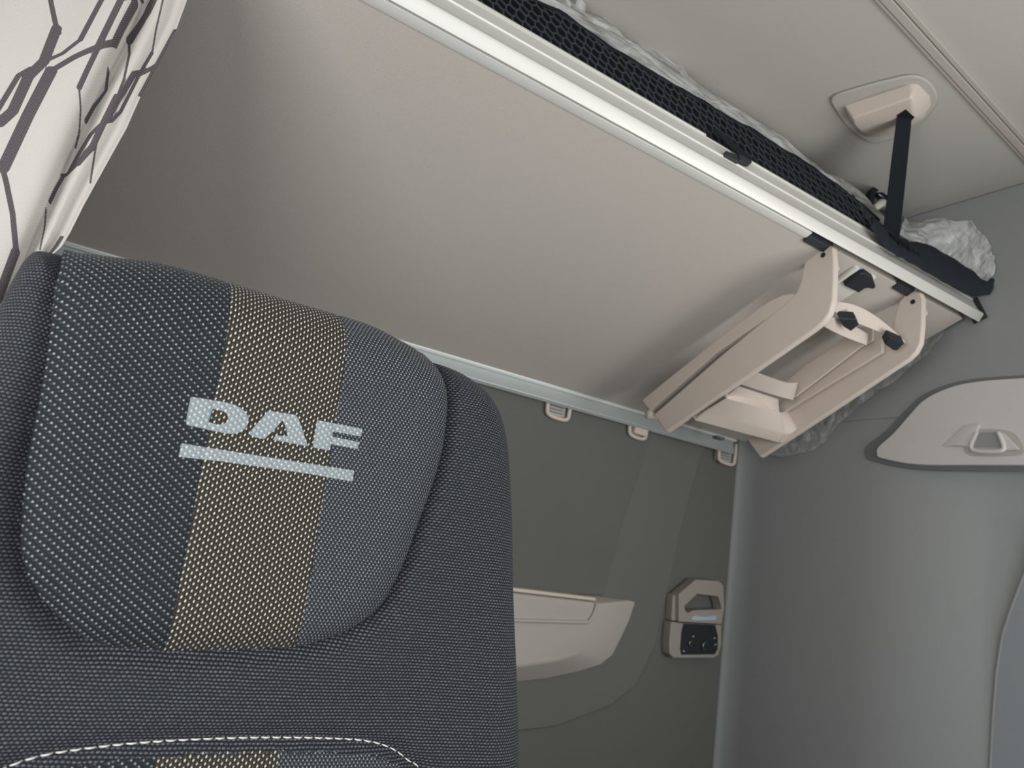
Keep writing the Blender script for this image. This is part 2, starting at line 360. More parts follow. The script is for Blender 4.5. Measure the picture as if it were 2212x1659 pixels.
# ------------------------------------------------------------------ storage hatch on the right wall
ht = empty('storage_hatch', tuple(onX(2080, 920, WX)), label='pale grey storage hatch with a moulded finger grip on the right side wall', cat='hatch')
def xplane(pts, X): return [onX(px, py, X) for px, py in pts]
hp = catmull([(2400, 806), (2212, 816), (2110, 824), (2050, 837), (1998, 862), (1965, 895), (1930, 935), (1897, 965), (1894, 982), (1905, 990), (1980, 1003), (2100, 1004), (2212, 1004), (2400, 1004)], 4)
hg = catmull([(2400, 800), (2212, 811), (2108, 819), (2046, 832), (1992, 856), (1955, 890), (1915, 932), (1874, 964), (1872, 985), (1888, 997), (1975, 1014), (2100, 1018), (2212, 1018), (2400, 1018)], 4)
ZL = 0.12
prism('hatch_gap_shade', xplane(hg, WX - 0.001), (-0.005, 0, 0), M_shade_dark, ht, 0.002)  # dark slab painting the shadow gap around the raised panel
prism('hatch_panel', xplane(hp, WX - 0.018), (0.014, 0, 0), M_hatch, ht, 0.007)
# moulded wedge, well and finger grip
XH = WX - 0.018
hull('grip_wedge', [onX(2032, 965, XH), onX(2080, 918, XH), onX(2120, 912, XH), onX(2110, 966, XH), onX(2065, 962, XH - 0.008), onX(2088, 925, XH - 0.008), onX(2110, 925, XH - 0.008)], M_hatch, ht, 0.002)
prism('grip_well', xplane(catmull([(2082, 962), (2098, 932), (2125, 927), (2175, 930), (2200, 945), (2212, 975), (2190, 984), (2100, 984)], 4, True), XH - 0.001), (-0.0015, 0, 0), M_beige2, ht, 0.0007)
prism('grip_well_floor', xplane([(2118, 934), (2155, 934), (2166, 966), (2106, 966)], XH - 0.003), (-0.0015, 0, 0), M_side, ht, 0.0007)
gp = catmull([(2110, 935), (2098, 962), (2108, 974), (2160, 974), (2168, 962), (2156, 933)], 5)
tube('finger_grip', [onX(px, py, XH - 0.010) for px, py in gp], 0.0048, M_hatch, ht, 10, label='raised pale loop of the finger grip')
prism('grip_flange', xplane([(2160, 933), (2176, 940), (2205, 972), (2168, 974)], XH - 0.004), (-0.006, 0, 0), M_hatch, ht, 0.002)

# ------------------------------------------------------------------ rear wall fittings
sh = empty('wall_shelf', tuple(onY(1250, 1400, YB)), label='beige moulded storage tray on the rear wall beside the seat back', cat='shelf')
oy = YB - 0.008
op = [(1375, 1297), (1362, 1338), (1345, 1375), (1325, 1415), (1300, 1436), (1250, 1452), (1180, 1467), (1080, 1478)]
ip = [(1300, 1304), (1292, 1345), (1278, 1380), (1262, 1402), (1238, 1418), (1190, 1430), (1120, 1440), (1080, 1444)]
xl = 0.25
outer = [onY(px, py, oy) for px, py in op]; inner = [onY(px, py, oy - 0.045) for px, py in ip]
zt = onY(1200, 1290, oy - 0.045)[2]; zt2 = onY(1330, 1297, oy)[2]
V = []; Fc = []
outer = outer + [np.array([xl, oy, outer[-1][2]])]; inner = inner + [np.array([xl, oy - 0.045, inner[-1][2]])]
n_ = len(outer)
for o_, i_ in zip(outer, inner): V += [o_, i_]
for i in range(n_ - 1): Fc.append([2 * i, 2 * i + 2, 2 * i + 3, 2 * i + 1])
V += [np.array([xl, oy - 0.045, inner[0][2]]), np.array([xl, oy, outer[0][2]])]
k = len(V)
Fc.append([2 * i + 1 for i in range(n_)] + [k - 2])            # front face
Fc.append([0, 1, k - 2, k - 1])                                # top face
Fc.append([2 * i for i in range(n_)][::-1] + [k - 1])          # back
Fc.append([2 * n_ - 2, 2 * n_ - 1, k - 2, k - 1])
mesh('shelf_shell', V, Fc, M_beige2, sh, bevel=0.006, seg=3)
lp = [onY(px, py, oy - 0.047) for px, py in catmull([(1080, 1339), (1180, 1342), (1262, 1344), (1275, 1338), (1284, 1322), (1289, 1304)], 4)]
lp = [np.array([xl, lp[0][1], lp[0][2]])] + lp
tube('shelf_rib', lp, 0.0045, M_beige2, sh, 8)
prism('shelf_rim', [np.array([xl, oy - 0.047, zt]), onY(1288, 1299, oy - 0.047), onY(1288, 1291, oy - 0.047), np.array([xl, oy - 0.047, zt + 0.011])], (0, 0.03, 0), M_beige, sh, 0.003)

cu = empty('control_unit', tuple(onY(1505, 1340, YB)), label='beige bunk control unit with black dial face and carrying loop, in the rear corner', cat='control panel')
yc = YB - 0.03
cp = lambda pts, Y: [onY(1400 + x / 7.54, 1230 + y / 7.54, Y) for x, y in pts]   # traced in a blown-up view
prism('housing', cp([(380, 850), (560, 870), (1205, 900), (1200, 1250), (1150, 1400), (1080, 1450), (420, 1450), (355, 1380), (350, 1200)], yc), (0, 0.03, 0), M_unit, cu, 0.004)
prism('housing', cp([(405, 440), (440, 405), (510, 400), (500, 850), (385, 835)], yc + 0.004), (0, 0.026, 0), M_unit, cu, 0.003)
hn = [(500, 400), (780, 165), (1150, 190), (1225, 260), (1245, 620), (1215, 790), (1200, 890), (500, 850)]
hi = [(590, 600), (800, 400), (1140, 440), (1185, 560), (1195, 650), (740, 665), (660, 710), (610, 680)]
A1 = cp(hn, yc - 0.008); A2 = cp(hi, yc - 0.008)
quads = [([0, 1], [0, 1]), ([1, 2], [1, 2]), ([2, 3, 4], [2, 3]), ([4, 5], [3, 4]), ([5, 6, 7], [4, 5, 6]), ([7, 0], [6, 7, 0])]
V = []; Fc = []
for oi, ii in quads:
    base = len(V); ps = [A1[j] for j in oi] + [A2[j] for j in ii[::-1]]
    V += ps; Fc.append(list(range(base, base + len(ps))))
b = bmesh.new(); vs = [b.verts.new(tuple(v)) for v in V]; [b.faces.new([vs[i] for i in f]) for f in Fc]
bmesh.ops.remove_doubles(b, verts=b.verts, dist=1e-5)
r = bmesh.ops.extrude_face_region(b, geom=b.faces[:]); bmesh.ops.translate(b, vec=(0, 0.03, 0), verts=[v for v in r['geom'] if isinstance(v, bmesh.types.BMVert)])
b.verts.index_update(); V = [v.co[:] for v in b.verts]; Fc = [[v.index for v in f.verts] for f in b.faces]; b.free()
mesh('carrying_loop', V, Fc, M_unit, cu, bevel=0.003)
prism('dial_face', cp([(580, 885), (1095, 905), (1140, 1080), (1135, 1300), (1085, 1385), (545, 1392), (525, 1300), (548, 1000)], yc - 0.0015), (0, 0.01, 0), M_black, cu, 0.001, label='glossy black dial face')
prism('silver_pad', cp([(700, 800), (760, 750), (930, 775), (1090, 750), (1130, 800), (1090, 830), (900, 832), (740, 832)], yc - 0.010), (0, 0.003, 0), M_glint, cu, 0.001)
for (x, y, rr) in ((680, 1205, 0.006), (915, 1245, 0.0095)):
    c = cp([(x, y)], yc - 0.002)[0]; ring = [c + np.array([rr * math.cos(a), 0, rr * math.sin(a)]) for a in np.linspace(0, 2 * math.pi, 20, endpoint=False)]
    kn = prism('dial_knob', ring, (0, -0.006, 0), M_black, cu, 0.0012)
    tube('knob_ring', [p + np.array([0, -0.004, 0]) for p in ring], 0.0011, M_steel, kn, 6, True)
for (x, y) in ((735, 1090), (1080, 1120), (1095, 1225), (580, 1330)):
    c = cp([(x, y)], yc - 0.002)[0]
    box('indicator_mark', tuple(c + np.array([-0.0025, -0.0008, -0.002])), tuple(c + np.array([0.0025, 0.0004, 0.002])), M_alud, cu, 0)

for i, (x0, y0, wd_, lab) in enumerate(((1172, 862, 50, 'pale slotted clip on the rear wall just right of the seat top'), (1347, 905, 42, 'pale clip on the rear wall beneath the ladder foot, slanting'), (1537, 962, 44, 'pale slotted clip on the rear wall above the control unit, nearest the corner'))):
    c = onY(x0 + wd_ / 2, y0 + 18, YB); hwid = 0.034 if i != 1 else 0.030
    cl = empty('wall_clip', tuple(c), label=lab, cat='clip', group='clips under the bunk rear rail')
    top = c + np.array([0, 0, 0.03]); Yf = YB - 0.02
    U = catmull([(c[0] - hwid, Yf, c[2] + 0.035), (c[0] - hwid, Yf, c[2] - 0.004), (c[0] - hwid * 0.75, Yf, c[2] - 0.026), (c[0] + hwid * 0.75, Yf, c[2] - 0.028), (c[0] + hwid, Yf, c[2] - 0.006), (c[0] + hwid, Yf, c[2] + 0.035)], 5)
    tube('clip_loop', U, 0.0052, M_beige, cl, 8)
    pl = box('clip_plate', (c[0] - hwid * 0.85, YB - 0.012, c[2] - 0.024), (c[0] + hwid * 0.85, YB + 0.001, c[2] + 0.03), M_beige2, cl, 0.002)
    if i == 1:
        box('clip_tongue', (c[0] - hwid * 0.6, YB - 0.03, c[2] - 0.022), (c[0] + hwid * 0.95, YB - 0.01, c[2] + 0.03), M_beige, cl, 0.004)
    else:
        for j in range(5):
            z = c[2] - 0.016 + j * 0.0075
            box('clip_slot', (c[0] - hwid * 0.6, YB - 0.0135, z), (c[0] + hwid * 0.6, YB - 0.0115, z + 0.0026), M_shade_dark, cl, 0)

# ------------------------------------------------------------------ upper bunk
bk = empty('upper_bunk', tuple(bw(0.5, 0, 0)), label='tilted upper bunk with grey felt underside and aluminium edge rails', cat='bunk bed')
XL, XR = -0.60, 1.70
def bprism(name, prof, x0, x1, mat, parent, bevel=0.001, **k):
    return prism(name, [bw(x0, a, b_) for a, b_ in prof], (x1 - x0, 0, 0), mat, parent, bevel, **k)
bprism('felt_underside', [(-0.012, 0.0), (0.648, 0.0), (0.648, 0.035), (-0.012, 0.035)], XL, XR, M_felt, bk, 0.002)
# front rail: flange, shadow step, wide lit underside, front face with a channel
bprism('rail_flange', [(0.640, -0.001), (0.6455, -0.0045), (0.6585, -0.0045), (0.661, 0.002), (0.664, 0.006), (0.640, 0.006)], XL, 1.125, M_aluw, bk, 0.0008)
fr = bprism('front_rail', [(0.655, 0.010), (0.662, 0.006), (0.6662, -0.0115), (0.6810, -0.0020), (0.6832, 0.0010), (0.6828, 0.0050), (0.6790, 0.0110), (0.6770, 0.0200), (0.6762, 0.046),
                          (0.6785, 0.048), (0.6785, 0.0505), (0.6755, 0.052), (0.6742, 0.083), (0.6755, 0.085), (0.6755, 0.0865), (0.673, 0.0875), (0.6725, 0.0915), (0.655, 0.0915), (0.650, 0.050)], XL, 1.728, M_rail, bk, 0.0005)
bprism('rail_top_lip', [(0.673, 0.0868), (0.6768, 0.0872), (0.6765, 0.0925), (0.673, 0.0925)], XL, 0.845, M_alu, fr, 0.0005)
bprism('rail_top_lip', [(0.673, 0.0868), (0.6768, 0.0872), (0.6765, 0.0925), (0.673, 0.0925)], 0.925, 1.40, M_alu, fr, 0.0005)
bprism('rail_end_cap', [(0.655, -0.008), (0.686, -0.009), (0.687, 0.05), (0.66, 0.05)], 1.728, 1.7335, M_black, bk, 0.001, label='black end cap of the front rail')
bprism('rear_rail', [(-0.010, -0.001), (-0.014, -0.006), (-0.0165, -0.007), (-0.018, 0.004), (-0.026, -0.012), (-0.030, -0.032), (-0.038, -0.036), (-0.0445, -0.030), (-0.040, 0.0), (-0.034, 0.05), (-0.010, 0.05)], XL, 1.66, M_alud, bk, 0.001)
bprism('rear_rail_bead', [(-0.0085, -0.0045), (-0.0135, -0.0075), (-0.0165, -0.0065), (-0.0125, -0.001)], XL, 1.66, M_aluw, bk, 0.0006)
# brace with latch under the far end
bprism('cross_brace', [(0.02, -0.006), (0.640, -0.006), (0.640, 0.002), (0.02, 0.002)], 1.295, 1.365, M_aluw, bk, 0.002)
bprism('brace_lip', [(0.02, -0.010), (0.640, -0.010), (0.640, -0.004), (0.02, -0.004)], 1.293, 1.300, M_aluw, bk, 0.001)
kn_ = lambda pts, b_: [bw(*bb(1740 + x / 5.82, 520 + y / 5.82, b_)[:2], b_) for x, y in pts]
prism('latch_knob', kn_([(485, 570), (690, 415), (760, 410), (850, 470), (888, 590), (850, 615), (790, 600), (750, 605), (670, 660)], -0.018), tuple(BB * 0.014), M_black, bk, 0.003, label='black turning latch on the silver brace')
bprism('hinge_gap_shade', [(0.635, -0.006), (0.650, -0.004), (0.658, 0.006), (0.640, 0.006)], 1.127, 1.20, M_black, bk, 0.001)  # black blocks painting the shadow gap behind the rail at the ladder ears
bprism('hinge_gap_shade', [(0.635, -0.006), (0.650, -0.004), (0.658, 0.006), (0.640, 0.006)], 1.43, 1.49, M_black, bk, 0.001)

# contour of the net's top edge along the bunk, from the photo, on the front plane of the mattress
nt = [ba(px, py, 0.672) for px, py in [(1040, -75), (1130, -10), (1200, 22), (1262, 62), (1350, 124), (1420, 163), (1500, 211), (1600, 268), (1700, 328), (1800, 394), (1870, 448), (1905, 480)]]
nx = np.array([p[0] for p in nt]); nb = np.array([p[2] for p in nt])
def net_top(x): return np.interp(x, nx, nb)
mtp = [ba(px, py, 0.655) for px, py in [(1040, -78), (1130, -14), (1200, 17), (1262, 57), (1350, 119), (1420, 158), (1500, 206), (1600, 263), (1700, 323), (1800, 390), (1870, 445), (1905, 478)]]
def mat_top(x): return np.interp(x, [p[0] for p in mtp], [p[2] for p in mtp])
# mattress (dark) lying on the bunk
mt = empty('mattress', tuple(bw(0.5, 0.3, 0.04)), label='dark bunk mattress lying on the tilted upper bunk behind the net', cat='mattress')
xs = np.linspace(XL + 0.01, 1.715, 150); rows = []
for x in xs:
    tb = mat_top(x) if x < 1.40 else 0.105 - 0.03 * (x - 1.40) / 0.3
    tb += 0.004 * math.sin(x * 37) + 0.002 * math.sin(x * 91)
    prof = [(0.655, 0.0925), (0.661, 0.094), (0.662, 0.5 * (0.10 + tb)), (0.660, tb - 0.012), (0.652, tb), (0.60, tb + 0.004), (0.45, tb), (0.25, tb - 0.01), (0.05, tb - 0.015), (0.02, 0.08), (0.02, 0.046)]
    rows.append([bw(x, a, b_) for a, b_ in prof])
grid('mattress_cover', np.array(rows), M_dark, mt)
V = [rows[-1][i] for i in range(11)]; mesh('mattress_end', V, [list(range(11))], M_dark, mt)
# honeycomb safety net: every cord of every cell is real geometry
b = bmesh.new(); cell = 0.0122; hstep = cell * math.sqrt(3) * 0.86
def cord(p, q, r_):
    p = np.array(p); q = np.array(q); d = q - p; L = np.linalg.norm(d)
    if L < 1e-6: return
    d /= L; u = np.cross(d, BA); u /= np.linalg.norm(u); v = np.cross(d, u); ring = []
    for P in (p, q): ring.append([b.verts.new(tuple(P + r_ * (u * math.cos(a) + v * math.sin(a)))) for a in (0.78, 2.36, 3.93, 5.5)])
    for j in range(4): b.faces.new([ring[0][j], ring[0][(j + 1) % 4], ring[1][(j + 1) % 4], ring[1][j]])
def netpt(x, h):     # h 0..1 rows -> squeezed under the top contour, gently rippled
    top = net_top(x); bb_ = 0.088 + h
    sq = min(1.0, 1.0); wob = 0.0016 * math.sin(x * 60 + h * 90) + 0.0012 * math.sin(x * 143)
    return bw(x + 0.0012 * math.sin(h * 300 + x * 40), 0.6705 + wob * 0.6, bb_)
done = set()
nc = int((1.43 - XL) / hstep)
for i in range(nc):
    for j in range(16):
        cx_ = XL + i * hstep + (hstep / 2 if j % 2 else 0); ch = j * cell * 1.5 * 1.22
        if 0.088 + ch > net_top(cx_) + 0.002: continue
        ps = [(cx_ + 0.86 * cell * math.sin(math.radians(60 * k_)), ch + 1.22 * cell * math.cos(math.radians(60 * k_))) for k_ in range(6)]
        for k_ in range(6):
            a_, c_ = ps[k_], ps[(k_ + 1) % 6]; key = tuple(sorted([(round(a_[0], 4), round(a_[1], 4)), (round(c_[0], 4), round(c_[1], 4))]))
            if key in done: continue
            done.add(key)
            A_ = (a_[0], min(a_[1], net_top(a_[0]) - 0.088)); C_ = (c_[0], min(c_[1], net_top(c_[0]) - 0.088))
            cord(netpt(*A_), netpt(*C_), 0.0016)
V = None; me = bpy.data.meshes.new('net'); b.to_mesh(me); b.free(); me.materials.append(M_net)
no = empty('safety_net', tuple(bw(0.5, 0.675, 0.06)), label='black honeycomb safety net standing along the bunk front rail', cat='net')
o = bpy.data.objects.new('net_cords', me); S.collection.objects.link(o); par(o, no); tag(o, kind='stuff')
tp = [bw(x, 0.6715, net_top(x) + 0.001 + 0.0012 * math.sin(x * 83)) for x in np.linspace(XL, 1.43, 200)]
tube('top_cord', tp, 0.0026, M_web, no, 8)
tube('bottom_cord', [bw(x, 0.670, 0.0945) for x in np.linspace(XL, 1.40, 60)], 0.004, M_web, no, 8)
# gathered net end, strap root and the dark sleeve that runs on to the wall
sl = [bclip(px, py, 0.668) for px, py in [(1880, 470), (1925, 500), (1945, 513), (1965, 522), (2000, 527), (2050, 553), (2095, 580), (2122, 598), (2145, 602)]]
lo = [bclip(px, py, 0.690) for px, py in [(1880, 490), (1905, 525), (1930, 548), (1950, 558), (1985, 577), (2030, 603), (2080, 630), (2105, 640), (2138, 636)]]
rows = []
for k_ in range(41):
    t_ = k_ / 40 * 8; i = min(int(t_), 7); f = t_ - i; tp_ = sl[i] * (1 - f) + sl[i + 1] * f; bo = lo[i] * (1 - f) + lo[i + 1] * f
    r = []
    for q in np.linspace(0, 1, 12):
        p = bo * (1 - q) + tp_ * q; r.append(bw(p[0], p[1] + 0.006 * math.sin(math.pi * q) + 0.0015 * math.sin(t_ * 7 + q * 9), p[2]))
    rows.append(r)
grid('gathered_sleeve', np.array(rows), M_sleeve, no, 0.003, label='solid dark fabric sleeve at the far end of the net')
gx = random.Random(3)
for k_ in range(7):
    x0 = 1.40 + k_ * 0.014
    tube('gathered_cord', [bw(x0 + gx.uniform(-.01, .01), 0.682, 0.055), bw(x0 + gx.uniform(-.012, .02), 0.69, 0.075), bw(x0 + gx.uniform(0, .02), 0.686, 0.10 - 0.002 * k_)], 0.0035, M_web, no, 6)
# tag with faint white lettering at the very end
tg = [bw(*bclip(px, py, 0.690)) for px, py in [(2098, 612), (2125, 604), (2138, 612), (2132, 632), (2112, 634)]]
prism('sleeve_tag', tg, tuple(BA * 0.0015), M_dark, no, 0.0005, label='small fabric tag with faint white letters')
def strokes(name, pts_list, r, mat, parent, fn):
    b = bmesh.new()
    for pts in pts_list:
        for p, q in zip(pts[:-1], pts[1:]):
            P, Q = np.array(fn(*p)), np.array(fn(*q)); d = Q - P; L = np.linalg.norm(d); d /= L
            u = np.cross(d, BA); u /= np.linalg.norm(u)
            vs = [b.verts.new(tuple(x)) for x in (P - d * r * .5 + u * r, Q + d * r * .5 + u * r, Q + d * r * .5 - u * r, P - d * r * .5 - u * r)]
            fa = b.faces.new(vs); e = bmesh.ops.extrude_face_region(b, geom=[fa]); bmesh.ops.translate(b, vec=tuple(BA * 0.0006), verts=[v for v in e['geom'] if isinstance(v, bmesh.types.BMVert)])
    me = bpy.data.meshes.new(name); b.to_mesh(me); b.free(); me.materials.append(mat)
    o = bpy.data.objects.new(name, me); S.collection.objects.link(o); par(o, parent); return o
fn = lambda x, y: bw(*(bclip(2060 + x / 18.43, 560 + y / 18.43, 0.6925, 1.7265) + np.array([-0.0015, 0.0, 0])))
strokes('tag_letter', [[(920, 990), (880, 1000), (890, 1060), (980, 1090), (1000, 1140), (940, 1160)]], 0.0009, M_letter, no, fn)
strokes('tag_letter', [[(1030, 960), (1085, 1010)], [(1110, 930), (1085, 1010), (1110, 1080)]], 0.0009, M_letter, no, fn)
strokes('tag_letter', [[(1220, 900), (1160, 920), (1175, 970), (1250, 985), (1265, 1040), (1210, 1070)]], 0.0009, M_letter, no, fn)

# black clip hooked over the rail
ck = empty('rail_clip', tuple(bw(0.87, 0.69, 0.05)), label='black hooked clip and webbing tab on the front rail, half way along the net', cat='clip')
cq = lambda pts, a: [bw(*ba(1500 + x / 11.06, 260 + y / 11.06, a)) for x, y in pts]
prism('clip_body', cq([(760, 720), (800, 740), (1050, 840), (1085, 940), (1070, 990), (750, 805)], 0.684), tuple(-BA * 0.008), M_black, ck, 0.0008)
prism('clip_tongue', cq([(1060, 810), (1150, 830), (1390, 990), (1340, 1040), (1230, 1010), (1100, 930)], 0.686), tuple(-BA * 0.008), M_black, ck, 0.001)
prism('webbing_tab', cq([(470, 200), (540, 195), (860, 440), (1200, 740), (1380, 960), (1280, 940), (1060, 790), (960, 690), (760, 480)], 0.684), tuple(-BA * 0.004), M_web, ck, 0.0008)

# ------------------------------------------------------------------ polythene wraps
def film_grid(name, top_px, bottom, a0, mat, parent, nx_=170, nt_=26, amp=0.006, seed=1, back=True):
    tp = np.array([ba(px, py, a0) for px, py in top_px]); xs = np.linspace(tp[0][0], tp[-1][0], nx_); rows = []
    for x in xs:
        tb = np.interp(x, tp[:, 0], tp[:, 2]); bo = bottom(x); r = []
        for s in np.linspace(0, 1.6 if back else 1.0, nt_):
            if s <= 1:
                bb_ = bo + (tb - bo) * math.sin(s * math.pi / 2); a = a0 + 0.012 - 0.03 * (1 - math.cos(s * math.pi / 2))
            else:
                bb_ = tb - (s - 1) * (tb - bo) * 0.35; a = a0 - 0.018 - (s - 1) * 0.22
            r.append((x, a, bb_))
        rows.append(r)
    G = np.array(rows); fl = G.reshape(-1, 3)
    u = np.stack([fl[:, 0] * 8 + fl[:, 2] * 14, (fl[:, 1] * 6 + fl[:, 2] * 30)], 1)
    n1 = vnoise(u, seed, 2); n2 = 1 - 2 * np.abs(vnoise(u * 1.3 + 9, seed + 3, 2)); n3 = vnoise(u * 1.3 + 31, seed + 7, 2)
    fl = fl + np.stack([0.3 * amp * n3, amp * (n1 + 0.7 * n2), amp * 0.45 * n2], 1)
    P = np.array([bw(*p) for p in fl]).reshape(G.shape)
    return grid(name, P, mat, parent)
wt = empty('plastic_wrap', tuple(bw(0.8, 0.64, 0.11)), label='long crumpled clear plastic wrap rising above the net along the mattress edge', cat='plastic wrap')
film_grid('wrap_film', [(1040, -110), (1150, -60), (1215, -18), (1262, 14), (1290, 18), (1322, 42), (1340, 68), (1400, 88), (1462, 126), (1482, 158), (1530, 190), (1600, 232), (1650, 268), (1700, 298), (1745, 338), (1775, 368), (1815, 378), (1850, 402), (1882, 438), (1890, 455)],
          lambda x: mat_top(x) - 0.028, 0.645, M_film, wt, 260, 30, 0.006, 1)
# twisted tie and loop at the near end
tube('twisted_end', [bw(*ba(px, py, 0.650)) for px, py in [(1218, -22), (1226, 2), (1228, 14)]], [0.004, 0.003, 0.006], M_film, wt, 8)
tube('twisted_end', [bw(*ba(px, py, 0.650)) for px, py in [(1244, -20), (1250, 0), (1253, 18)]], [0.004, 0.004, 0.012], M_film, wt, 8)
wt2 = empty('plastic_wrap', tuple(bw(1.62, 0.64, 0.11)), label='short bulging piece of clear plastic wrap right of the black strap, against the side wall', cat='plastic wrap')
ut = [(1942, 462), (1958, 478), (1982, 484), (2006, 471), (2040, 470), (2062, 478), (2098, 474), (2112, 495), (2130, 512), (2141, 535), (2139, 548), (2128, 562), (2130, 592)]
ub = [(1942, 500), (1958, 512), (1975, 520), (1998, 525), (2014, 533), (2030, 542), (2050, 552), (2066, 562), (2082, 572), (2098, 582), (2110, 590), (2120, 598), (2132, 602)]
rows = []
for k_ in range(73):
    t_ = k_ / 72 * 12; i = min(int(t_), 11); f = t_ - i
    U = np.array(ut[i]) * (1 - f) + np.array(ut[i + 1]) * f; L_ = np.array(ub[i]) * (1 - f) + np.array(ub[i + 1]) * f; r = []
    T_ = bclip(U[0], U[1], 0.60, 1.722); B_ = bclip(L_[0], L_[1] + 6, 0.664, 1.722)
    for q in np.linspace(0, 1, 24):
        p = B_ * (1 - q) + T_ * q; nn = vnoise(np.array([[t_ * 0.9 + q * 1.5, q * 3.2 - t_ * 0.35]]), 5, 2)[0]
        ins_ = math.sin(math.pi * min(1, q * 1.0)) 
        r.append(bw(p[0] - 0.004 * abs(nn) * ins_, p[1] + (0.018 * ins_ + 0.016 * nn * ins_), p[2] + 0.004 * nn * ins_))
    for q in np.linspace(0.1, 1, 8): r.append(bw(T_[0], T_[1] - 0.16 * q, T_[2] - 0.02 * q))
    rows.append(r)
grid('wrap_film', np.array(rows), M_film, wt2)
# wrap hanging down between the bunk end and the side wall
wt3 = empty('plastic_wrap', tuple(bw(1.71, 0.3, -0.02)), label='wisp of clear plastic hanging below the bunk behind the ladder', cat='plastic wrap')
dn = np.array([bx(px, py, 1.712) for px, py in [(1640, 962), (1668, 984), (1700, 986), (1760, 972), (1790, 950), (1815, 915), (1855, 880), (1900, 842), (1930, 828), (1970, 790), (2010, 762), (2045, 715), (2060, 700)]])
dn = dn[np.argsort(dn[:, 1])]; rows = []
for a in np.linspace(dn[0][1], dn[-1][1], 110):
    lo_ = np.interp(a, dn[:, 1], dn[:, 2]); r = []
    for s in np.linspace(0, 1, 16):
        nn = vnoise(np.array([[a * 16, s * 3 + a * 10]]), 4, 3)[0]
        r.append(bw(1.704 + 0.008 * math.sin(s * 2.6) + 0.006 * nn, a, 0.02 * (1 - s) + lo_ * s))
    rows.append(r)
grid('wrap_film', np.array(rows), M_film2, wt3)

# ------------------------------------------------------------------ ladder stowed under the bunk
ld = empty('bunk_ladder', tuple(bw(1.33, 0.4, -0.1)), label='beige folding ladder stowed under the far end of the bunk', cat='ladder')
def rail(name, pts, x, th, bev=0.003, **k):
    return prism(name, [bw(*bx(px, py, x)) for px, py in pts], (th, 0, 0), M_beige, ld, bev, **k)
near = [(1783, 525), (1765, 532), (1745, 545), (1738, 560), (1732, 590), (1729, 608), (1721, 630), (1702, 650), (1632, 706), (1560, 765), (1412, 895), (1437, 933), (1600, 821), (1757, 711), (1777, 694), (1791, 675), (1799, 645), (1801, 600), (1801, 560), (1799, 533)]
r1 = rail('ladder_rail', near, 1.19, 0.017, 0.004)
far = [(1975, 628), (1958, 633), (1942, 650), (1934, 675), (1928, 705), (1918, 738), (1890, 765), (1800, 822), (1705, 880), (1612, 948), (1641, 988), (1780, 897), (1930, 797), (1962, 776), (1978, 760), (1988, 740), (1992, 700), (1993, 645), (1988, 631)]
r2 = rail('ladder_rail', far, 1.485, 0.017, 0.004)
for (px, py, x, rl) in ((1778, 551, 1.19, r1), (1972, 652, 1.485, r2)):
    c = bx(px, py, x)
    prism('bolt_hole_disc', [bw(x - 0.0006, c[1] + 0.0055 * math.cos(a), c[2] + 0.0055 * math.sin(a)) for a in np.linspace(0, 2 * math.pi, 16, endpoint=False)], (0.001, 0, 0), M_black, rl, 0)  # black disc paints the dark of the bolt hole
# slotted ears on the far side of each rail head
for (x, A_) in ((1.19, bx(1790, 540, 1.19)), (1.485, bx(1982, 640, 1.485))):
    prism('rail_ear', [bw(x + 0.0195, A_[1] + da, A_[2] + db) for da, db in ((-0.010, 0.004), (0.000, 0.0), (-0.004, -0.035), (-0.010, -0.040), (-0.022, -0.028), (-0.020, 0.0))], (0.005, 0, 0), M_beige, ld, 0.002)
# upper (folded) section of the ladder, between the rails and the felt
up = [(1386, 864), (1450, 812), (1560, 724), (1640, 664), (1668, 646), (1692, 636), (1715, 633), (1714, 648), (1601, 725), (1545, 764), (1404, 888)]
rail('folded_rail', up, 1.192, 0.015, 0.003)
rail('folded_rail', [(1692, 828), (1740, 788), (1797, 750), (1850, 705), (1885, 705), (1885, 735), (1860, 748), (1716, 858)], 1.445, 0.006, 0.002, label='shaded inner rail of the folded section')
rail('folded_rail', [(1700, 860), (1716, 850), (1862, 745), (1905, 730), (1905, 760), (1690, 892), (1672, 880)], 1.468, 0.012, 0.002)
rail('rail_gap_shade', [(1400, 885), (1540, 762), (1600, 716), (1700, 640), (1716, 645), (1610, 735), (1550, 780), (1412, 900)], 1.203, 0.003, 0)  # dark strip painting the shade between the two rail layers
bpy.data.objects['rail_gap_shade'].data.materials[0] = M_shade_dark; bpy.data.objects['rail_gap_shade']['label'] = 'dark strip painting the shade in the gap between the rails'
tip = bx(1398, 897, 1.19)
tube('folded_rail_foot', [bw(1.188, tip[1] + 0.004, tip[2]), bw(1.206, tip[1] + 0.004, tip[2])], 0.011, M_beige, ld, 14)
def rung(name, prof, x0, x1, mat=M_beige, bev=0.002, **k):
    return prism(name, [bw(x0, a, b_) for a, b_ in prof], (x1 - x0, 0, 0), mat, ld, bev, **k)
def ruled(name, top, bot, x0, x1, n=16, extra=None, th=0.0035, **k):
    # a moulded plate between the two rails: its two long edges, each running from x0 to x1
    top = catmull(top, 8); bot = catmull(bot, 8); rows = []
    for s_ in np.linspace(0, 1, n):
        f = lambda P: np.array([np.interp(s_, np.linspace(0, 1, len(P)), P[:, 0]), np.interp(s_, np.linspace(0, 1, len(P)), P[:, 1])])
        x = x0 + (x1 - x0) * s_; u_, l_ = bx(*f(top), x), bx(*f(bot), x); r = [bw(*u_), bw(*((u_ + l_) / 2 + np.array([0, 0, -0.001]))), bw(*l_)]
        rows.append(r)
    return grid(name, np.array(rows), M_beige, ld, th, **k)
